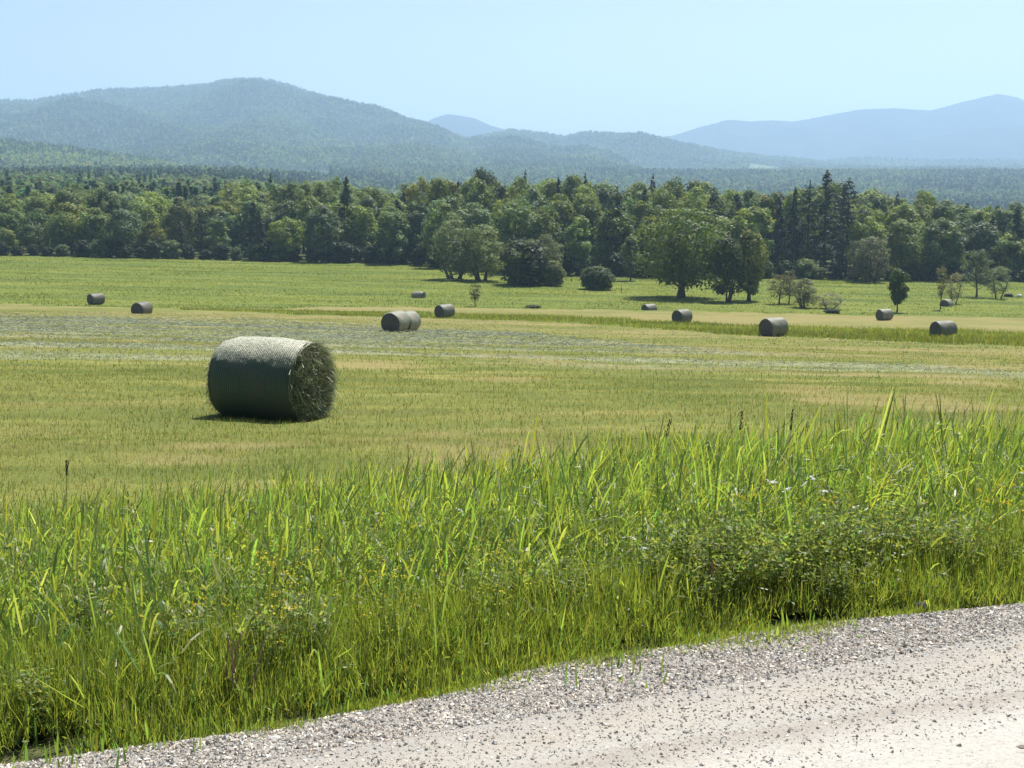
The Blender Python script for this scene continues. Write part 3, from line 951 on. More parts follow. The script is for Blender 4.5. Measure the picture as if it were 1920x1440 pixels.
TOPS = [(-400, 372), (0, 372), (40, 360), (90, 358), (180, 355), (250, 352), (330, 370), (400, 368), (460, 356), (520, 348), (600, 347), (650, 352), (700, 352), (760, 342), (830, 341), (900, 333), (960, 338), (1030, 342),
        (1100, 346), (1160, 342), (1230, 347), (1280, 340), (1330, 362), (1400, 358), (1450, 362), (1500, 360), (1545, 352), (1590, 356), (1640, 362), (1700, 376), (1760, 376), (1830, 386), (1900, 384), (1950, 386), (2400, 390)]
rr = np.random.default_rng(23)
rows = [(0, 44, 62), (13, 20, 54), (30, 4, 52), (52, -1, 56), (80, -3, 64)]
labels = ['broadleaf tree in the shaded front rank of the unbroken forest edge', 'broadleaf tree of the second rank showing over the forest edge',
          'broadleaf crown in the middle ranks of the forest', 'broadleaf crown high in the rear ranks of the forest', 'broadleaf crown in the last visible rank of the forest']
for ri, (dy, dtop, sp) in enumerate(rows):
    px = -250 + rr.uniform(0, 30)
    while px < 2170:
        if ri < 2 and 1435 < px < 1622: px = 1625
        Y = float(pl(BASEY, px)) + dy + rr.uniform(-4, 5)
        top = float(pl(TOPS, px)) + dtop + rr.normal() * 8 + 3
        kx = rr.random()
        if kx < (.14 if ri < 2 else .04):
            key = ['pine0', 'pine1', 'spruce0', 'spruce1'][rr.integers(4)]; colr = np.array(PINE) * rr.uniform(.9, 1.6); nm = 'conifer_tree'
            top -= 6 if ri else 0
        else:
            key = 'wood%d' % rr.integers(6); nm = 'broadleaf_tree'
            base = [GREEN, GREEN2, MID, BLUEG, GREEN2, YEL, BROWN][rr.choice(7, p=[.26, .22, .22, .14, .1, .06, .0])]
            colr = np.array(base) * rr.uniform(.75, 1.3)
        a = float(ray(px, 480)[0])
        z = float(terrain(a * Y, Y))
        H = float(EYE + ray(px, top)[1] * Y - z)
        wpx = sp * rr.uniform(1.15, 1.6) * (.72 if nm == 'conifer_tree' else 1)
        bw = {'w': 6.0, 'p': 4.0, 's': 3.4}[key[0]]
        wide = float(np.clip((wpx / F * Y) / (bw * H / 10), .6, 1.35))
        lab = labels[ri] if nm == 'broadleaf_tree' else labels[ri].replace('broadleaf tree', 'dark conifer').replace('broadleaf crown', 'dark conifer')
        put_tree(key, a * Y, Y, H, tuple(colr), nm, lab, 'tree', 'trees of the forest behind the meadow', wide)
        px += sp * rr.uniform(.75, 1.25)
# shrubs along the foot of the forest
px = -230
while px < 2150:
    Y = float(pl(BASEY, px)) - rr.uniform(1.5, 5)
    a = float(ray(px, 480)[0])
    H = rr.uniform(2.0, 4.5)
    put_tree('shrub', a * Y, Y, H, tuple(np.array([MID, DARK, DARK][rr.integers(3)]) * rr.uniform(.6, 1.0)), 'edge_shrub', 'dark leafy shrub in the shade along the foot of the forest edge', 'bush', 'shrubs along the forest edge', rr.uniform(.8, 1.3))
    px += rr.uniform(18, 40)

# ------------------------------------------------------------------ far woods (one mass each)
def scatter_forest(name, X, Y, Z, H, W, conif, k, leaf, cols, r, lo=.12):
    """N trees of k leaf clumps each, in one mesh"""
    n = len(X)
    u = r.normal(size=(n, k, 3)); u = unit(u)
    hf = np.clip(r.beta(1.3, 1.1, size=(n, k)), 0, 1)
    envb = np.sqrt(np.clip(hf + .08, 0, 1)) * (1 - hf) ** .42 * 1.4
    envc = (1 - hf) ** .9 * .62 + .03
    env = np.where(conif[:, None], envc, envb)
    a = r.uniform(0, 6.28, (n, k))
    rad = W[:, None] * env * np.sqrt(r.uniform(.45, 1, (n, k)))
    P = np.stack([X[:, None] + rad * np.cos(a), Y[:, None] + rad * np.sin(a), Z[:, None] + H[:, None] * (lo + (1 - lo) * hf)], -1)
    N = np.stack([np.cos(a), np.sin(a), hf * 2.1 - .4], -1) + r.normal(size=(n, k, 3)) * .18
    s = leaf * (H / 14)[:, None] * r.uniform(.7, 1.3, (n, k)) * np.where(conif[:, None], .8, 1)
    V, Q = leafq(P.reshape(-1, 3), N.reshape(-1, 3), s.reshape(-1), .75, r)
    c = cols[:, None] * r.uniform(.75, 1.25, (n, k, 1))
    return new_mesh(name, V, Q, None, np.repeat(c.reshape(-1, 3), 4, 0))


def tree_cols(n, conif, r):
    c = np.ones((n, 3)) * r.uniform(.6, 1.4, (n, 1))
    h = r.normal(size=n) * .15
    c[:, 0] *= 1 + h; c[:, 2] *= 1 - .5 * h
    c[conif] *= np.array([.55, .62, .8])
    return c


rf = np.random.default_rng(31)
# valley between the forest front and the hills
cand = []
for (y0, y1, dens) in [(360, 700, 1 / 42.), (700, 1300, 1 / 55.), (1300, 2560, 1 / 75.)]:
    umax = .56
    n = int((y1 ** 2 - y0 ** 2) * umax * dens)
    y = np.sqrt(rf.uniform(y0 ** 2, y1 ** 2, n)); u = rf.uniform(-umax, umax, n)
    cand.append(np.stack([u * y, y], -1))
XY = np.concatenate(cand)
x, y = XY[:, 0], XY[:, 1]
z = terrain(x, y) + (fbm(x * .03, y * .03, 5, 3) - .5) * 3.0 * sstep(320, 700, y)
left = sstep(300, -200, x) * (x < 300)
cprob = .10 + .5 * (fbm(x * .006, y * .003, 61, 3) > .56) + .55 * ((project(x, y, z)[0] < 700) & (y > 850) & (y < 1350))
conif = rf.random(len(x)) < cprob
H = rf.uniform(11, 17, len(x)) * np.where(conif, 1.12, 1)
px, py = project(x, y, z + H)
vis = py < pl(TOPS, px) + 26
vis &= ~((x / y < -.14) & (y > 1750))
x, y, z, H, conif = x[vis], y[vis], z[vis], H[vis], conif[vis]
W = rf.uniform(3.2, 5.2, len(x)) * np.where(conif, .9, 1)
cc = tree_cols(len(x), conif, rf)
near = y < 1400
for nm, sel, k, lf in [('near', near, 110, 1.0), ('far', ~near, 46, 1.7)]:
    me = scatter_forest('valley_forest_' + nm, x[sel], y[sel], z[sel], H[sel], W[sel], conif[sel], k, lf, cc[sel], rf)
    tag(obj('valley_forest', me, MAT['far']), kind='stuff')
    print('valley', nm, sel.sum())


def hill_forest(name, hill, n, leaf, k, seed, conifp=.22, clearing=False, pmax=2150, gain=(1, 1, 1)):
    us, vs, Z = hill
    r = np.random.default_rng(seed)
    fu = r.uniform(0, len(us) - 1.001, n)
    yv = np.sqrt(r.uniform(vs[0] ** 2, (vs[-14] + 60) ** 2, n))
    fv = np.interp(yv, vs, np.arange(len(vs)))
    i = fu.astype(int); j = np.minimum(fv.astype(int), len(vs) - 2); a = fu - i; b = fv - j
    z = (Z[j, i] * (1 - a) + Z[j, i + 1] * a) * (1 - b) + (Z[j + 1, i] * (1 - a) + Z[j + 1, i + 1] * a) * b
    u = us[i] * (1 - a) + us[i + 1] * a
    x = u * yv
    px, py = project(x, yv, z)
    ok = (px > -350) & (px < pmax)
    if clearing: ok &= ~((px > 1405) & (px < 1478) & (yv > 3400) & (yv < 3830))
    x, yv, z = x[ok], yv[ok], z[ok]
    con = r.random(len(x)) < conifp + .5 * sstep(.5, .62, fbm(x * .005, yv * .003, seed, 4))
    H = r.uniform(9, 14.5, len(x)) * np.where(con, 1.15, 1)
    W = r.uniform(3.4, 5.4, len(x)) * np.where(con, .8, 1)
    me = scatter_forest(name, x, yv, z - 1, H, W, con, k, leaf, tree_cols(len(x), con, r) * (.7 + .7 * fbm(x * .008, yv * .004, seed + 9, 4))[:, None] * np.array(gain), r, .3)
    tag(obj('hillside_forest', me, MAT['far']), kind='stuff')
    print(name, len(x))


hill_forest('big_hill_forest', A_, 150000, 2.3, 12, 71, clearing=True)
hill_forest('spur_forest', B_, 15000, 1.5, 34, 72, .15, pmax=700, gain=(1.5, 1.4, 1.1))
hill_forest('low_ridge_forest', C_, 12000, 3.0, 9, 73)
# ------------------------------------------------------------------ weeds, flowers and small things
rw = np.random.default_rng(61)


def weed_leafy(r, H, nst, leafL, leafW, nleaf, spread):
    st = Acc(); lf = Acc()
    for s in range(nst):
        a0 = r.uniform(0, 6.28); ln = r.uniform(0, spread)
        h = H * r.uniform(.7, 1.05)
        ts = np.linspace(0, 1, 5)
        pts = np.stack([math.cos(a0) * ln * ts ** 1.3 * h, math.sin(a0) * ln * ts ** 1.3 * h, ts * h - .02], -1)
        tube(st, pts, .004 * (1 - .6 * ts), 4)
        f = np.linspace(.22, 1, nleaf)
        b = np.stack([np.interp(f, ts, pts[:, k]) for k in range(3)], -1)
        a = np.arange(nleaf) * 2.4 + r.uniform(0, 6)
        el = r.uniform(.15, .7, nleaf) + .5 * f ** 3
        d = np.stack([np.cos(a) * np.cos(el), np.sin(a) * np.cos(el), np.sin(el)], -1)
        side = unit(np.stack([-np.sin(a), np.cos(a), np.zeros(nleaf)], -1) + r.normal(size=(nleaf, 3)) * .2)
        L = leafL * r.uniform(.7, 1.15, nleaf) * (1 - .45 * f ** 2)
        V, Q = blades(b, d, L, leafW * r.uniform(.8, 1.2, nleaf), r.uniform(.1, .5, nleaf), side, 4, GP2)
        lf.add(V, Q, None, rep(gcol(nleaf, r, .0, .8, 1.25), 10))
    return st, lf


def weed_fine(r, H, nst, nleaf, leaf):
    st = Acc(); lf = Acc()
    for s in range(nst):
        a0 = r.uniform(0, 6.28); ln = r.uniform(.05, .75)
        h = H * r.uniform(.6, 1.05)
        ts = np.linspace(0, 1, 5)
        pts = np.stack([math.cos(a0) * ln * ts * h, math.sin(a0) * ln * ts * h, ts * h - .02], -1)
        tube(st, pts, .0025 * (1 - .6 * ts), 3)
        f = r.uniform(.15, 1.05, nleaf)
        b = np.stack([np.interp(np.clip(f, 0, 1), ts, pts[:, k]) for k in range(3)], -1) + r.normal(size=(nleaf, 3)) * .035
        V, Q = leafq(b, r.normal(size=(nleaf, 3)) + np.array([0, 0, .8]), leaf * r.uniform(.6, 1.3, nleaf), .5, r)
        lf.add(V, Q, None, rep(gcol(nleaf, r, .0, .6, 1.3), 4))
    return st, lf


def flower_heads(r, P, rad, n, size):
    ac = Acc()
    for p_ in P:
        k = n
        off = r.normal(size=(k, 3)) * rad * np.array([1, 1, .5])
        V, Q = leafq(np.asarray(p_) + off, r.normal(size=(k, 3)) * .5 + np.array([0, 0, 1]), size * r.uniform(.6, 1.3, k), .7, r)
        ac.add(V, Q, None, rep(r.uniform(.8, 1.15, (k, 1)) * np.ones((1, 3)), 4))
    return ac


WM = {}
for i in range(3):
    s_, l_ = weed_leafy(rw, .62, [6, 8, 7][i], .16, .027, 22, .45)
    WM['leafy%d' % i] = (s_.mesh('leafy_stem%d' % i), l_.mesh('leafy_leaf%d' % i), None, None)
for i in range(3):
    s_, l_ = weed_fine(rw, .6, 30, 85, .017)
    WM['fine%d' % i] = (s_.mesh('fine_stem%d' % i), l_.mesh('fine_leaf%d' % i), None, None)
s_, l_ = weed_fine(rw, .62, 16, 22, .012)
tops = [(rw.normal() * .14, rw.normal() * .12, .5 + rw.uniform(-.14, .14)) for _ in range(16)]
WM['yellow'] = (s_.mesh('bedstraw_stem'), l_.mesh('bedstraw_leaf'), flower_heads(rw, tops, .018, 9, .006).mesh('bedstraw_flower'), MAT['petal_y'])
s_, l_ = weed_fine(rw, .66, 5, 16, .013)
tops = [(rw.normal() * .05, rw.normal() * .05, .66 + rw.uniform(-.05, .03)) for _ in range(4)]
WM['buttercup'] = (s_.mesh('buttercup_stem'), l_.mesh('buttercup_leaf'), flower_heads(rw, tops, .008, 8, .009).mesh('buttercup_flower'), MAT['petal_y'])
tops = [(rw.normal() * .03, rw.normal() * .03, .68), (.05, .02, .63)]
WM['white'] = (s_.mesh('white_stem'), l_.mesh('white_leaf'), flower_heads(rw, tops, .014, 14, .009).mesh('white_flower'), MAT['petal_w'])
tops = [(rw.normal() * .16, rw.normal() * .16, .42 + rw.uniform(-.14, .14)) for _ in range(30)]
s_, l_ = weed_fine(rw, .5, 18, 30, .016)
WM['smallwhite'] = (s_.mesh('smallwhite_stem'), l_.mesh('smallwhite_leaf'), flower_heads(rw, tops, .006, 5, .006).mesh('smallwhite_flower'), MAT['petal_w'])


def weed(key, px, py_top, name, label, cat='weed', group=None, scale=1.0, Hh=.62, smin=.4):
    """stand it so that its top reaches the given picture height"""
    a, b = ray(px, py_top)
    Y = 3.0
    while across(a * Y, Y) < smin: Y += .02
    while Y < 15 and EYE + b * Y > terrain(a * Y, Y) + Hh * scale: Y += .02
    x, y = float(a * Y), float(Y)
    Hr = max(.14, float(EYE + b * Y - terrain(x, y)))
    k = min(scale, Hr / Hh)
    root = empty(name, (x, y, float(terrain(x, y)) - .01)); root.scale = (k * .6 + scale * .25, k * .6 + scale * .25, k)
    root.rotation_euler = (0, 0, random.uniform(0, 6.28))
    if key[:4] in ('leaf', 'fine', 'smal', 'yell'): WP.append((x, y, .30 if key[:4] == 'fine' else .18))
    st, lf, fl, fm = WM[key]
    obj('stem', st, MAT['weed'], root); obj('foliage', lf, MAT['bright'] if key[:4] == 'leaf' else MAT['weed'], root)
    if fl is not None: obj('blossom', fl, fm, root)
    tag(root, label, cat, group)
    return root


G1 = 'leafy weeds in the roadside grass'
for i, (px, py, sc) in enumerate([(395, 1085, 1.1), (470, 1095, 1.15), (520, 1110, 1.0), (370, 1120, .9), (1130, 1085, .8), (1480, 1075, .9), (1745, 930, 1.15), (1790, 950, 1.0), (1700, 960, 1.0), (1820, 985, .9),
                              (150, 1040, .9), (60, 990, .9), (250, 930, 1.0), (740, 930, .9), (880, 1120, .8), (220, 1180, .8), (330, 1100, 1.0), (560, 1095, 1.0), (1060, 1120, .9), (1250, 1050, .9), (1870, 960, 1.0)]):
    weed('leafy%d' % (i % 3), px, py, 'leafy_weed', 'upright weed with narrow lance shaped leaves among the tall roadside grass', 'weed', G1, sc, .62, rw.uniform(.5, 1.4))
G2 = 'fine leaved weeds in the roadside grass'
for i, (px, py, sc) in enumerate([(1300, 985, 1.1), (1350, 960, 1.15), (1430, 1010, 1.1), (1580, 960, 1.1), (1560, 1050, .9),
                              (1080, 1080, .9), (1050, 1030, 1.0), (1120, 1120, .7), (760, 1150, .8), (700, 1170, .8), (60, 1240, .8), (120, 1270, .8), (1240, 1000, 1.0), (950, 1060, .9), (1480, 1040, 1.0), (1330, 1000, 1.1), (1500, 985, 1.1), (1620, 970, 1.1), (1700, 955, 1.1), (1660, 950, 1.1), (1780, 970, 1.1), (1900, 1000, .9)]):
    weed('fine%d' % (i % 3), px, py, 'vetch_plant', 'bushy weed with fine small leaves low in the roadside grass', 'weed', G2, sc * rw.uniform(.95, 1.25), .58, rw.uniform(.25, .7))
weed('yellow', 505, 1020, 'bedstraw_plant', 'yellow flowering bedstraw clump above the leafy weeds of the verge', 'flower', None, 1.0, .62)
weed('yellow', 545, 1085, 'bedstraw_plant', 'yellow flowering bedstraw clump hanging lower beside the leafy weeds', 'flower', None, 1.0, .62)
weed('yellow', 290, 1030, 'bedstraw_plant', 'thin yellow bedstraw blossoms in grass well away from the leafy weeds', 'flower', None, .7, .62)
weed('yellow', 725, 1050, 'bedstraw_plant', 'yellow bedstraw clump in the middle of the grass verge', 'flower', None, .9, .62)
weed('yellow', 900, 1010, 'bedstraw_plant', 'pale yellow bedstraw tips in the middle of the tall grass', 'flower', None, .8, .62)
for i, (px, py) in enumerate([(378, 1125), (1850, 920), (1890, 910), (1905, 945), (1885, 940), (1560, 935), (1405, 930)]):
    weed('buttercup', px, py, 'buttercup', 'small yellow buttercup dotting the tall grass', 'flower', 'buttercups in the grass', .9, .66)
weed('white', 1467, 898, 'white_flower', 'larger white flower head glowing in the tall grass', 'flower', None, 1.1, .68)
weed('white', 1528, 895, 'white_flower', 'smaller white flower head beside the larger one', 'flower', None, .85, .68)
weed('white', 1193, 1008, 'white_flower', 'single white flower low in the grass near the fine leaved weeds', 'flower', None, .8, .68)
weed('smallwhite', 1130, 1135, 'chickweed_plant', 'little weed dotted with tiny white flowers close to the gravel', 'flower', None, .9, .5)
weed('smallwhite', 1620, 985, 'chickweed_plant', 'bushy weed dotted with tiny white flowers beside the tall leafy weeds', 'flower', None, 1.0, .5)

# dry seed stalk standing above the grass
def far_top(px, py, Y):
    a, b = ray(px, py)
    return float(a * Y), Y, float(EYE + b * Y - terrain(a * Y, Y))


def ground_top(px, py_top, Hh):
    a, b = ray(px, py_top); Y = 7.0
    while Y < 25 and EYE + b * Y > terrain(a * Y, Y) + Hh: Y += .02
    return float(a * Y), float(Y)


x, y, hs = far_top(1822, 742, 11.0)
root = empty('dead_stalk', (x, y, float(terrain(x, y)))); root.scale = (hs / 1.15,) * 3; tag(root, 'dead brown stalk with dark seed heads rising above the tall grass', 'weed')
ac = Acc()
tube(ac, [(-.10, 0, 0), (-.05, 0, .5), (-.06, 0, .8), (-.065, 0, 1.02)], [.005, .004, .003, .002], 5)
tube(ac, [(-.06, 0, .98), (0, 0, 1.09), (.012, 0, 1.11)], [.0025, .002, .002], 5)
tube(ac, [(-.03, .02, .0), (.0, .01, .55), (.02, 0, .9), (.015, 0, 1.08)], [.004, .004, .003, .002], 5)
obj('stem', ac.mesh('dead_stalk_stem'), MAT['drydark'], root)
d = unit(rw.normal(size=(120, 3)))
for c0, rd in [((.01, 0, 1.115), .028), ((.06, 0, 1.15), .024)]:
    V, Q = leafq(np.array(c0) + d * rd * rw.uniform(.3, 1, (120, 1)) * np.array([1.2, 1, .6]), d, .012, .3, rw, d)
    a2 = Acc(); a2.add(V, Q); obj('seed_head', a2.mesh('seed_head'), MAT['drydark'], root)

for px, py, hh, lab in [(1385, 772, 1.05, 'tall dark grass plume rising straight above the verge, the thickest of the plumes'), (1222, 785, 1.0, 'slanting dark grass plume near the straight thick plume'),
                        (119, 862, 1.0, 'lone dark grass plume above the short grass at the verge end by the big bale'), (1480, 768, 1.0, 'thin dark grass plume standing beyond the thick plume')]:
    x, y, hh = far_top(px, py, 10.5)
    root = empty('grass_plume', (x, y, float(terrain(x, y)))); tag(root, lab, 'grass plume')
    ln = .12 if px == 1222 else .02
    ac = Acc(); tube(ac, [(0, 0, 0), (ln * .3, 0, .5 * hh), (ln, 0, hh * .88)], [.004, .003, .002], 5)
    obj('stem', ac.mesh('plume_stem'), MAT['weed'], root)
    a2 = Acc(); k = 70
    f = rw.uniform(0, 1, k)
    P = np.stack([ln + ln * .3 * f + rw.normal(size=k) * .006, rw.normal(size=k) * .006, hh * (.82 + .18 * f)], -1)
    V, Q = leafq(P, rw.normal(size=(k, 3)), .014, .3, rw, np.array([[.3, 0, 1.0]]) + rw.normal(size=(k, 3)) * .3)
    a2.add(V, Q); obj('seed_head', a2.mesh('plume_head'), MAT['drydark'], root)

# dry reddish stems by the gravel
for px, py, lab in [(453, 1345, 'tuft of dry reddish stems at the gravel edge under the leafy weeds'), (1345, 1175, 'single bent dry reddish stem at the gravel edge below fine weeds')]:
    x, y, z = hit(px, py)
    ac = Acc()
    for i in range(5 if px < 1000 else 2):
        dx, dy = rw.normal() * .03, rw.normal() * .02
        tube(ac, [(dx, dy, -.02), (dx * 1.4 + rw.normal() * .01, dy, .13), (dx * 1.9 + rw.normal() * .02, dy, .26)], [.003, .0025, .0018], 4)
    o = obj('dry_stems', ac.mesh('dry_stems'), MAT['dry'], None, (x, y, z)); tag(o, lab, 'weed')


def rock(name, x, y, z, size, mat, label, seed, cat='rock'):
    r = np.random.default_rng(seed)
    import bmesh
    bm = bmesh.new(); bmesh.ops.create_icosphere(bm, subdivisions=3, radius=1)
    for v in bm.verts:
        c = v.co
        q = .75 + .5 * float(fbm(c.x * 1.3 + 7 + seed, c.y * 1.3 + c.z * 1.1 + 3, seed, 3))
        v.co = Vector((c.x * size[0] * q, c.y * size[1] * q, (c.z * q + .45) * size[2]))
    me = bpy.data.meshes.new(name); bm.to_mesh(me); bm.free()
    o = obj(name, me, mat, None, (x, y, z)); tag(o, label, cat)
    return o


for px, py, sz, mt, lab, sd_ in [(1891, 557, (.75, .5, .42), 'rock_dark', 'dark low boulder in the meadow grass beside the grey brown tree', 3), (1911, 557, (.5, .4, .3), 'rock_pale', 'pale flat boulder in the meadow next to the dark one', 4),
                                 (1007, 1240, (.032, .03, .028), 'rock_dark', 'dark round stone at the gravel edge in the gap of the grass', 5), (1730, 1146, (.034, .03, .026), 'rock_dark', 'black stone shaded under the tall verge grass where gravel begins', 6),
                                 (515, 1392, (.022, .018, .013), 'rock_pale', 'flat pale stone lying at the edge of the verge below the leafy weeds', 7)]:
    x, y, z = hit(px, py)
    rock('boulder' if y > 50 else 'stone', x, y, z, sz, MAT[mt], lab, sd_, 'boulder' if y > 50 else 'stone')

for px, py, hgt, lab in [(1165, 549, 1.0, 'short weathered stake in the meadow between round bush and birch'), (1072, 529, 1.3, 'thin weathered stake in the meadow between thicket and round bush')]:
    x, y, z = hit(px, py)
    ac = Acc(); tube(ac, [(0, 0, -.2), (0.01, 0, hgt * .95), (.012, 0, hgt)], [.06, .055, .012], 7)
    o = obj('wooden_stake', ac.mesh('stake'), MAT['wood'], None, (x, y, z)); tag(o, lab, 'stake')
# ------------------------------------------------------------------ hay bales
def net_mesh(name, L, Rr, seed, rag=.0):
    r = np.random.default_rng(seed)
    nx, nt_ = 36, 120
    xs = np.linspace(-L / 2, L / 2, nx); th = np.linspace(0, 2 * math.pi, nt_, endpoint=False)
    Xg, Tg = np.meshgrid(xs, th, indexing='ij')
    e = np.abs(Xg) / (L / 2)
    rad = Rr * (1.015 - .045 * sstep(.8, 1.0, e) - .04 * e ** 2)
    rad = rad + .034 * (fbm(Xg * 1.6 + 5, np.cos(Tg) * 1.3 + np.sin(Tg) * .9 + 9, seed, 3) - .5) * 2 + .01 * (fbm(Xg * 5, Tg * 2.0, seed + 3, 2) - .5)
    ya = rad * np.cos(Tg); za = rad * np.sin(Tg)
    za = np.where(za < -.86 * Rr, -.86 * Rr + (za + .86 * Rr) * .25, za)
    yb = ya * (1 + .05 * np.clip(-za / Rr, 0, 1))
    V = np.stack([Xg, yb, za + Rr * .9], -1)
    i = np.arange(nx - 1)[:, None] * nt_; j = np.arange(nt_)[None]; j2 = (j + 1) % nt_
    Q = np.stack([i + j, i + j2, i + nt_ + j2, i + nt_ + j], -1).reshape(-1, 4)
    return new_mesh(name, V.reshape(-1, 3), Q, None, np.ones((nx * nt_, 3)), True)


def end_mesh(name, Rr, seed, n_straw, bulge=.07):
    """hay face at local x = 0 facing +x, with stalks if n_straw"""
    r = np.random.default_rng(seed)
    nr, nt_ = 16, 72
    acc = Acc()
    rs = np.linspace(0.02, 1, nr); th = np.linspace(0, 2 * math.pi, nt_, endpoint=False)
    Rg, Tg = np.meshgrid(rs, th, indexing='ij')
    h = bulge * (1 - Rg ** 4) + (fbm(Rg * 6 * np.cos(Tg) + 20, Rg * 6 * np.sin(Tg) + 20, seed, 4) - .5) * .10 * (1 - Rg ** 6)
    y = Rr * .935 * Rg * np.cos(Tg); z = Rr * .935 * Rg * np.sin(Tg)
    z = np.where(z < -.86 * Rr, -.86 * Rr + (z + .86 * Rr) * .25, z)
    V = np.stack([h - .02, y, z + Rr * .9], -1).reshape(-1, 3)
    i = np.arange(nr - 1)[:, None] * nt_; j = np.arange(nt_)[None]; j2 = (j + 1) % nt_
    Q = np.stack([i + j, i + j2, i + nt_ + j2, i + nt_ + j], -1).reshape(-1, 4)
    Q = np.concatenate([Q])
    V = np.concatenate([V, [[bulge - .02, 0, Rr * .9]]]); c0 = len(V) - 1
    T = np.stack([np.full(nt_, c0), np.arange(nt_), (np.arange(nt_) + 1) % nt_], -1)
    acc.add(V, Q, T)
    me = acc.mesh(name, True)
    sm = None
    if n_straw:
        a = Acc()
        rr_ = np.sqrt(r.uniform(0.0, 1.0, n_straw)); t = r.uniform(0, 6.28, n_straw)
        base = np.stack([bulge * (1 - rr_ ** 4) - .04 + r.uniform(0, .03, n_straw), Rr * .97 * rr_ * np.cos(t), np.maximum(Rr * .97 * rr_ * np.sin(t), -.84 * Rr) + Rr * .9], -1)
        tang = np.stack([0 * t, -np.sin(t), np.cos(t)], -1) * r.choice([-1, 1], n_straw)[:, None]
        d = unit(tang + np.stack([r.uniform(.05, .9, n_straw), r.normal(size=n_straw) * .55, r.normal(size=n_straw) * .55 - .15], -1))
        L = r.uniform(.06, .24, n_straw); w = r.uniform(.004, .010, n_straw)
        side = unit(np.cross(d, r.normal(size=(n_straw, 3))))
        Vb, Qb = blades(base, d, L, w, r.uniform(0, .4, n_straw), side, 3, lambda q: 1 - .5 * q)
        b = r.uniform(.35, 1.9, (n_straw, 1)) ** 1.7
        hue = r.random((n_straw, 1))
        cc = b * np.concatenate([.95 + .15 * hue, np.ones_like(hue), .9 + .4 * hue], 1)
        a.add(Vb, Qb, None, rep(cc, 8))
        sm = a.mesh(name + '_stalks')
    return me, sm


BL, BR = 1.72, .745
big_net = net_mesh('big_net', BL, BR, 5)
big_end = end_mesh('big_end', BR, 6, 7500, .10)
big_end2 = end_mesh('big_end_b', BR, 8, 2600, .08)
far_net = net_mesh('far_net', BL * .98, BR, 15)
far_end = end_mesh('far_end', BR, 16, 0, .05)


def bale(px, Y, yaw, label, big=False, sink=0.0, py=None, scale=1.0):
    a = float(ray(px, 600)[0])
    x, y = a * Y, Y
    z = float(terrain(x, y)) - sink
    root = empty('hay_bale', (x, y, z)); root.rotation_euler = (0, 0, yaw); root.scale = (scale,) * 3
    tag(root, label, 'hay bale', 'round bales left on the mown field')
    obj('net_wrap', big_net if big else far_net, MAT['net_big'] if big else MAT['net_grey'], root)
    half = BL / 2 * (1 if big else .98) - .01
    for sgn in (1, -1):
        em = (big_end if sgn > 0 else big_end2) if big else far_end
        e = obj('hay_end', em[0], MAT['haycore'] if big else MAT['hayend'], root)
        e.location = (sgn * half, 0, 0)
        if sgn < 0: e.rotation_euler = (0, 0, math.pi)
        if em[1] is not None:
            obj('hay_stalks', em[1], MAT['haystalk'], e)['kind'] = 'stuff'
    p = project(x, y, z)
    print('bale %d Y%.0f base py %.0f' % (px, Y, p[1]))
    return root


def yaw_for(px, theta, endside):
    """axis so the end face shows: theta = angle between its normal and the view line"""
    v = math.atan((px - 960) / F)                       # bearing of the bale
    base = -math.pi / 2 - v                              # direction from bale to camera
    if endside > 0:
        return base + R(theta)                           # +x end turned to the right of the view line
    return base - R(theta) + math.pi                     # -x end turned to the left


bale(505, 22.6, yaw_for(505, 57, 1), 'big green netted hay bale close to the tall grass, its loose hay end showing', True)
bale(742, 87, yaw_for(742, 26, -1), 'grey bale with its round dark end turned to the viewer, touching a second bale', )
BB = (763, 88.55)
bale(*BB, yaw_for(742, 26, -1), 'grey bale standing end to end behind its round faced twin', )
bale(834, 134, yaw_for(834, 45, -1), 'pale topped bale beside the green strip, next to the touching pair')
bale(785.5, 186, yaw_for(785.5, 62, 1), 'small dim bale half hidden beyond the green strip above the touching pair', sink=.5)
bale(182, 160, yaw_for(182, 56, -1), 'smaller bale of two at the green meadow edge, standing clear on mown ground')
bale(267, 126, yaw_for(267, 33, -1), 'bale low behind the field edge with its bottom hidden, beside the smaller clear one', sink=.25)
bale(1217, 172, yaw_for(1217, 48, -1), 'bale almost hidden with only its pale top above the mown ridge', sink=.6)
bale(1279, 131, yaw_for(1279, 39, -1), 'bale straight below the big meadow maple on the mown ground')
bale(1451, 94.5, yaw_for(1451, 42, -1), 'bale at the lower edge of the bright green strip, with its end in dark shade')
bale(1658, 160, yaw_for(1658, 48, -1), 'bale on the upper mown band just below the slim dark sapling')
bale(1773, 190, yaw_for(1773, 22, -1), 'bale half sunk behind the grass bank at the foot of the thin bent sapling', sink=.4)
bale(1770, 104, yaw_for(1770, 48, -1), 'bale standing in front of the bright green strip with pale top and hidden foot', sink=.15)


# ------------------------------------------------------------------ grass
rg = np.random.default_rng(41)
acc = Acc()
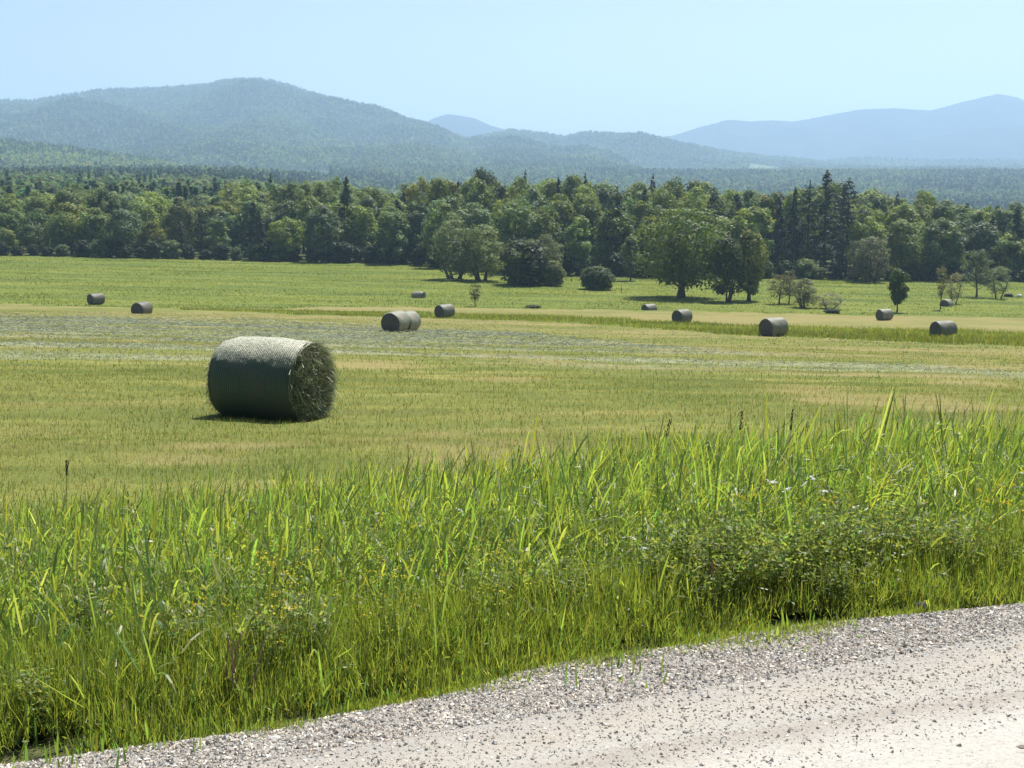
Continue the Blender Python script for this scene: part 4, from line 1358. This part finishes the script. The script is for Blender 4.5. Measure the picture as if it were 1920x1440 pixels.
# standing stems with side leaves
N0 = 46000
x = rg.uniform(-9, 12, N0); s = rg.uniform(-.2, 9.0, N0)
y = EY0 + (s + (x - EX0) * SP) / CP; s = across(x, y)
ok = (np.abs(x) < .52 * y + 1.4) & (y > 2)
x, y, s = x[ok], y[ok], s[ok]
dn = fbm(x * .8, y * .8, 91, 3)
edge = 7.0 + 1.5 * sstep(-3, 3, x) + (vnoise(x * .9, y * .2, 93) - .5) * 1.6
keep = (rg.random(len(x)) < np.clip((s + .05 - .3 * vnoise(x * 1.7, y * 1.7, 95)) / .35, 0, 1)) & (s < edge) & (rg.random(len(x)) < .5 + .9 * dn)
x, y, s, dn = x[keep], y[keep], s[keep], dn[keep]
n = len(x)
wpa = np.array(WP)
thin = np.ones(n)
for wx, wy, wr in wpa:
    thin = np.minimum(thin, .2 + .8 * sstep(wr * .4, wr * 1.1, np.hypot(x - wx, (y - wy + .1) * .8)))
kp = rg.random(n) < thin
x, y, s, dn = x[kp], y[kp], s[kp], dn[kp]; n = len(x)
print('stems', n)
z = terrain(x, y) - .03
hmax = (.32 + .44 * sstep(.1, 1.6, s)) * (.72 + .5 * fbm(x * .45, y * .45, 97, 2)) * (1 - .35 * sstep(6.0, 8.5, s)) * (1 - .13 * sstep(1, 4, x)) * (.82 + .18 * sstep(-4, 3, x))
h = hmax * rg.uniform(.62, 1.12, n)
base = np.stack([x, y, z], -1)
d, _ = up_dir(n, .2, rg, (.05, -.02))
V, Q = blades(base, d, h, rg.uniform(.004, .007, n), rg.uniform(0, .06, n), hside(n, rg), 3, lambda t: 1 - .7 * t)
sc = gcol(n, rg, .03, .5, .95) * np.array([.85, 1.0, 1.0])
acc.add(V, Q, None, rep(sc, 8))
for li in range(6):
    f = .12 + .15 * li + rg.uniform(-.06, .06, n)
    m_ = (rg.random(n) < .93)
    a = rg.uniform(0, 6.28, n)[m_]
    el = rg.uniform(.55, 1.35, n)[m_] if li < 5 else rg.uniform(1.0, 1.5, n)[m_]
    dd = np.stack([np.cos(a) * np.cos(el) + .12, np.sin(a) * np.cos(el), np.sin(el)], -1) * 1.0
    b = base[m_] + d[m_] * (h * f)[m_][:, None]
    L = (rg.uniform(.14, .34, n) * (.6 + .6 * hmax))[m_]
    w = rg.uniform(.007, .016, n)[m_]
    perp = np.stack([-np.sin(a), np.cos(a), np.zeros(len(a))], -1)
    side = unit(perp + rg.normal(size=perp.shape) * .45)
    V, Q = blades(b, unit(dd), L, w, np.clip(rg.normal(size=len(a)) * .3 + .35, 0, 1.1), side, 4, GP2)
    acc.add(V, Q, None, rep(gcol(len(a), rg, .035, .65, 1.35), 10))
# basal blades
N1 = 85000
x = rg.uniform(-9, 12, N1); s = rg.uniform(-.35, 8.2, N1) ; s = np.where(rg.random(N1) < .28, rg.uniform(-.35, 1.0, N1), s)
y = EY0 + (s + (x - EX0) * SP) / CP; s = across(x, y)
tuft = vnoise(x * 3.2, y * 3.2, 101)
ok = (np.abs(x) < .52 * y + 1.4) & (y > 2) & ((s > .45) | (rg.random(N1) < np.clip((tuft - .45) * 3 + s * 1.2, 0, 1)))
x, y, s = x[ok], y[ok], s[ok]; n = len(x)
thin = np.ones(n)
for wx, wy, wr in wpa:
    thin = np.minimum(thin, .25 + .75 * sstep(wr * .4, wr * 1.1, np.hypot(x - wx, (y - wy) * .8)))
kp = rg.random(n) < thin
x, y, s = x[kp], y[kp], s[kp]; n = len(x)
print('basal', n)
base = np.stack([x, y, terrain(x, y) - .02], -1)
h = (.08 + .30 * sstep(-.1, 1.3, s)) * rg.uniform(.5, 1.3, n)
d, _ = up_dir(n, .32, rg, (.04, -.03))
V, Q = blades(base, d, h, rg.uniform(.005, .0125, n), np.clip(rg.normal(size=n) * .35 + .35, 0, 1.1), hside(n, rg), 4, GP)
c = gcol(n, rg, .03, .6, 1.2) * np.array([.86, 1.0, 1.0])
acc.add(V, Q, None, rep(c, 10))
# broad small leaves of forbs mixed into the grass
N3 = 90000
x = rg.uniform(-8, 11, N3); s = rg.uniform(-.1, 8.0, N3); s = np.where(rg.random(N3) < .5, rg.uniform(-.1, 3.0, N3), s)
y = EY0 + (s + (x - EX0) * SP) / CP; s = across(x, y)
pt = fbm(x * .9, y * .9, 141, 3)
ok = (np.abs(x) < .5 * y + 1.2) & (y > 2.8) & (s > .1) & (rg.random(N3) < sstep(.35, .6, pt))
x, y, s = x[ok], y[ok], s[ok]; n = len(x)
hh = (.10 + .40 * sstep(.0, 1.5, s)) * rg.uniform(.15, 1.05, n)
P = np.stack([x, y, terrain(x, y) + hh], -1)
V, Q = leafq(P, rg.normal(size=(n, 3)) * .7 + np.array([0, 0, .7]), rg.uniform(.008, .022, n) * (.55 + .45 * sstep(.3, 2, s)), .3, rg)
acc.add(V, Q, None, rep(gcol(n, rg, .02, .7, 1.3), 4))
print('forb leaves', n)
# short turf creeping onto the gravel
N2 = 240000
x = rg.uniform(-3.5, 6, N2); s = rg.uniform(-.45, .6, N2)
y = EY0 + (s + (x - EX0) * SP) / CP; s = across(x, y)
tuft = fbm(x * 2.2, y * 2.2, 103, 3)
ok = (np.abs(x) < .5 * y + 1.2) & (y > 2.8) & (rg.random(N2) < np.clip((tuft - .43) * 5 + s * 4.5, 0, 1))
x, y, s = x[ok], y[ok], s[ok]; n = len(x)
for (ppx, ppy, pr) in [(850, 1300, .16), (1090, 1250, .22), (1130, 1240, .18), (1350, 1205, .26), (1450, 1195, .26), (1530, 1180, .16), (240, 1392, .12), (520, 1372, .12), (700, 1325, .12), (1720, 1150, .14)]:
    hx, hy_, hz = hit(ppx, ppy)
    q = rg.normal(size=(1500, 2)) * pr * np.array([.55, .22])
    x = np.concatenate([x, hx + q[:, 0] * CP - q[:, 1] * SP]); y = np.concatenate([y, hy_ + q[:, 0] * SP + q[:, 1] * CP])
    s = np.concatenate([s, np.full(1500, -.05)])
n = len(x)
print('turf', n)
base = np.stack([x, y, np.maximum(terrain(x, y), -.02) - .01], -1)
h = (.035 + .15 * sstep(-.1, .5, s)) * rg.uniform(.5, 1.3, n)
d, _ = up_dir(n, .45, rg)
V, Q = blades(base, d, h, rg.uniform(.0025, .006, n), np.clip(rg.normal(size=n) * .35 + .3, 0, 1), hside(n, rg), 2, GP)
acc.add(V, Q, None, rep(gcol(n, rg, .12, .6, 1.2) * np.array([.95, .95, .9]), 6))
tag(obj('tall_grass', acc.mesh('tall_grass'), MAT['grass']), kind='stuff')

# stubble of the mown field
acc = Acc()
for (y0, y1, cnt, hh, ww) in [(9, 20, 95000, (.05, .14), (.005, .011)), (20, 36, 90000, (.06, .15), (.008, .016)), (36, 64, 70000, (.08, .16), (.014, .03)), (64, 130, 70000, (.07, .15), (.03, .07))]:
    x, y = scat(cnt, y0, y1, .50, rg)
    g, hy, tn, bk = zones(x, y)
    s = across(x, y)
    pat = fbm(x * .5, y * .7, 111, 3)
    ok = (g < .5) & (s > 7.6) & (rg.random(cnt) < .55 + .7 * (pat - .3) - .5 * tn - .35 * hy)
    x, y, tn, pat = x[ok], y[ok], tn[ok], pat[ok]; n = len(x)
    base = np.stack([x, y, terrain_n(x, y) - .015], -1)
    d, _ = up_dir(n, .45, rg)
    h = rg.uniform(*hh, n)
    V, Q = blades(base, d, h, rg.uniform(*ww, n), rg.uniform(0, .5, n), hside(n, rg), 2, lambda t: 1 - .85 * t)
    c = gcol(n, rg, .16, .45, 1.5)
    gr = rg.random(n) < sstep(.35, .7, pat) * .5
    c[gr] *= np.array([.55, .9, .6])
    c = c * (1 - tn[:, None]) + tn[:, None] * c * np.array([1.25, .95, 1.3])
    acc.add(V, Q, None, rep(c, 6))
tag(obj('stubble_grass', acc.mesh('stubble'), MAT['stubble']), kind='stuff')

# cut hay lying in windrows
acc = Acc()
x, y = scat(260000, 30, 128, .50, rg)
g, hy, tn, bk = zones(x, y)
ok = rg.random(len(x)) < hy * 1.2 * np.clip(y / 80, .45, 1) + .004
x, y = x[ok], y[ok]; n = len(x)
print('hay wisps', n)
base = np.stack([x, y, terrain_n(x, y) + rg.uniform(.02, .12, n)], -1)
a = rg.normal(size=n) * .8
d = np.stack([np.cos(a), np.sin(a), rg.normal(size=n) * .35 + .1], -1) * rg.choice([-1, 1], n)[:, None]
d[:, 2] = np.abs(d[:, 2])
V, Q = blades(base, unit(d), rg.uniform(.12, .42, n) * np.clip(y / 70, .6, 1.5), rg.uniform(.015, .035, n) * np.clip(y / 60, .7, 2), rg.uniform(.1, .7, n), unit(rg.normal(size=(n, 3)) * np.array([.4, 1, .9])), 2, lambda t: 1 - .6 * t)
acc.add(V, Q, None, rep(rg.uniform(.55, 1.4, (n, 1)) * np.array([[1, 1, 1]]) * (1 + rg.normal(size=(n, 3)) * .05), 6))
tag(obj('cut_hay_litter', acc.mesh('cut_hay'), MAT['cuthay']), kind='stuff')

# standing grass of the strip and the meadow
acc = Acc()
for (y0, y1, cnt, hh, ww, nb) in [(70, 150, 150000, (.22, .55), (.04, .10), 1), (150, 285, 200000, (.10, .28), (.06, .2), 1)]:
    x, y = scat(cnt, y0, y1, .50, rg)
    g, hy, tn, bk = zones(x, y)
    pat = fbm(x * .12, y * .35, 121, 3)
    ok = (g > .5) & (y < pl(BASEY, 960 + F * x / y) + 2) & (rg.random(cnt) < .35 + pat)
    x, y, pat = x[ok], y[ok], pat[ok]; n = len(x)
    base = np.stack([x, y, terrain_n(x, y) - .03], -1)
    d, _ = up_dir(n, .35, rg)
    h = rg.uniform(*hh, n) * (.35 + 1.1 * pat)
    V, Q = blades(base, d, h, rg.uniform(*ww, n), rg.uniform(0, .5, n), hside(n, rg), 2, lambda t: 1 - .8 * t)
    c = gcol(n, rg, .03, .7, 1.25)
    c *= (1.2 - .45 * sstep(.4, .65, fbm(x * .05, y * .25, 131, 4)))[:, None]
    acc.add(V, Q, None, rep(c, 6))
tag(obj('meadow_grass', acc.mesh('meadow_grass'), MAT['meadow']), kind='stuff')

# ------------------------------------------------------------------ gravel
acc = Acc()
IV = np.array([(1, 0, 0), (-1, 0, 0), (0, 1, 0), (0, -1, 0), (0, 0, 1), (0, 0, -1)], float)
IT = np.array([(4, 0, 2), (4, 2, 1), (4, 1, 3), (4, 3, 0), (5, 2, 0), (5, 1, 2), (5, 3, 1), (5, 0, 3)])


def stones(n, tmin, tmax, smin, smax, r0, r1, r, power=1.0):
    tt = r.uniform(tmin, tmax, n); ss = smin + (smax - smin) * r.random(n) ** power
    x = EX0 + tt * CP - ss * SP; y = EY0 + tt * SP + ss * CP; zr = road_h(tt, ss)
    ss = ss + off(tt)
    ok = (np.abs(x) < .5 * y + 1.1) & (y > 2.8) & (ss < .03 + .16 * vnoise(tt * 2.6, tt * 0, 57))
    x, y, ss, zr = x[ok], y[ok], ss[ok], zr[ok]; n = len(x)
    rad = r0 + (r1 - r0) * r.random(n) ** 2.2
    z = zr + rad * r.uniform(-.05, .5, n)
    sc = rad[:, None, None] * r.uniform(.7, 1.35, (n, 6, 1)) * r.uniform(.65, 1.3, (n, 1, 3)) * np.array([1.2, 1.05, .8])
    a = r.uniform(0, 6.28, n)
    P = (IV[None] + r.normal(size=(n, 6, 3)) * .22) * sc
    ca, sa = np.cos(a)[:, None], np.sin(a)[:, None]
    P = np.stack([P[..., 0] * ca - P[..., 1] * sa, P[..., 0] * sa + P[..., 1] * ca, P[..., 2]], -1) + np.stack([x, y, z], -1)[:, None]
    T = (np.arange(n)[:, None, None] * 6 + IT[None]).reshape(-1, 3)
    b = r.choice([.35, .6, .85, 1.1, 1.5], n, p=[.12, .22, .3, .26, .10])[:, None] * r.uniform(.85, 1.15, (n, 1))
    tn = r.normal(size=(n, 1)) * .05
    c = b * np.concatenate([1 + tn, np.ones((n, 1)), 1 - tn], 1)
    acc.add(P.reshape(-1, 3), None, T, rep(c, 6))


rs_ = np.random.default_rng(51)
stones(110000, -1.2, 6.5, -.42, .20, .0015, .0066, rs_)
stones(50000, -1.2, 6.5, -.85, .10, .0013, .005, rs_, .7)
stones(8000, -1.5, 7.5, -1.0, -.3, .002, .006, rs_)
stones(3500, -1.5, 7.5, -.96, -.76, .0012, .0045, rs_)
stones(9000, -1.5, 7.5, -3.0, -.4, .001, .0028, rs_)
stones(150, -1.5, 7.5, -2.4, .1, .006, .011, rs_)
tag(obj('gravel', acc.mesh('gravel'), MAT['stone']), kind='stuff')
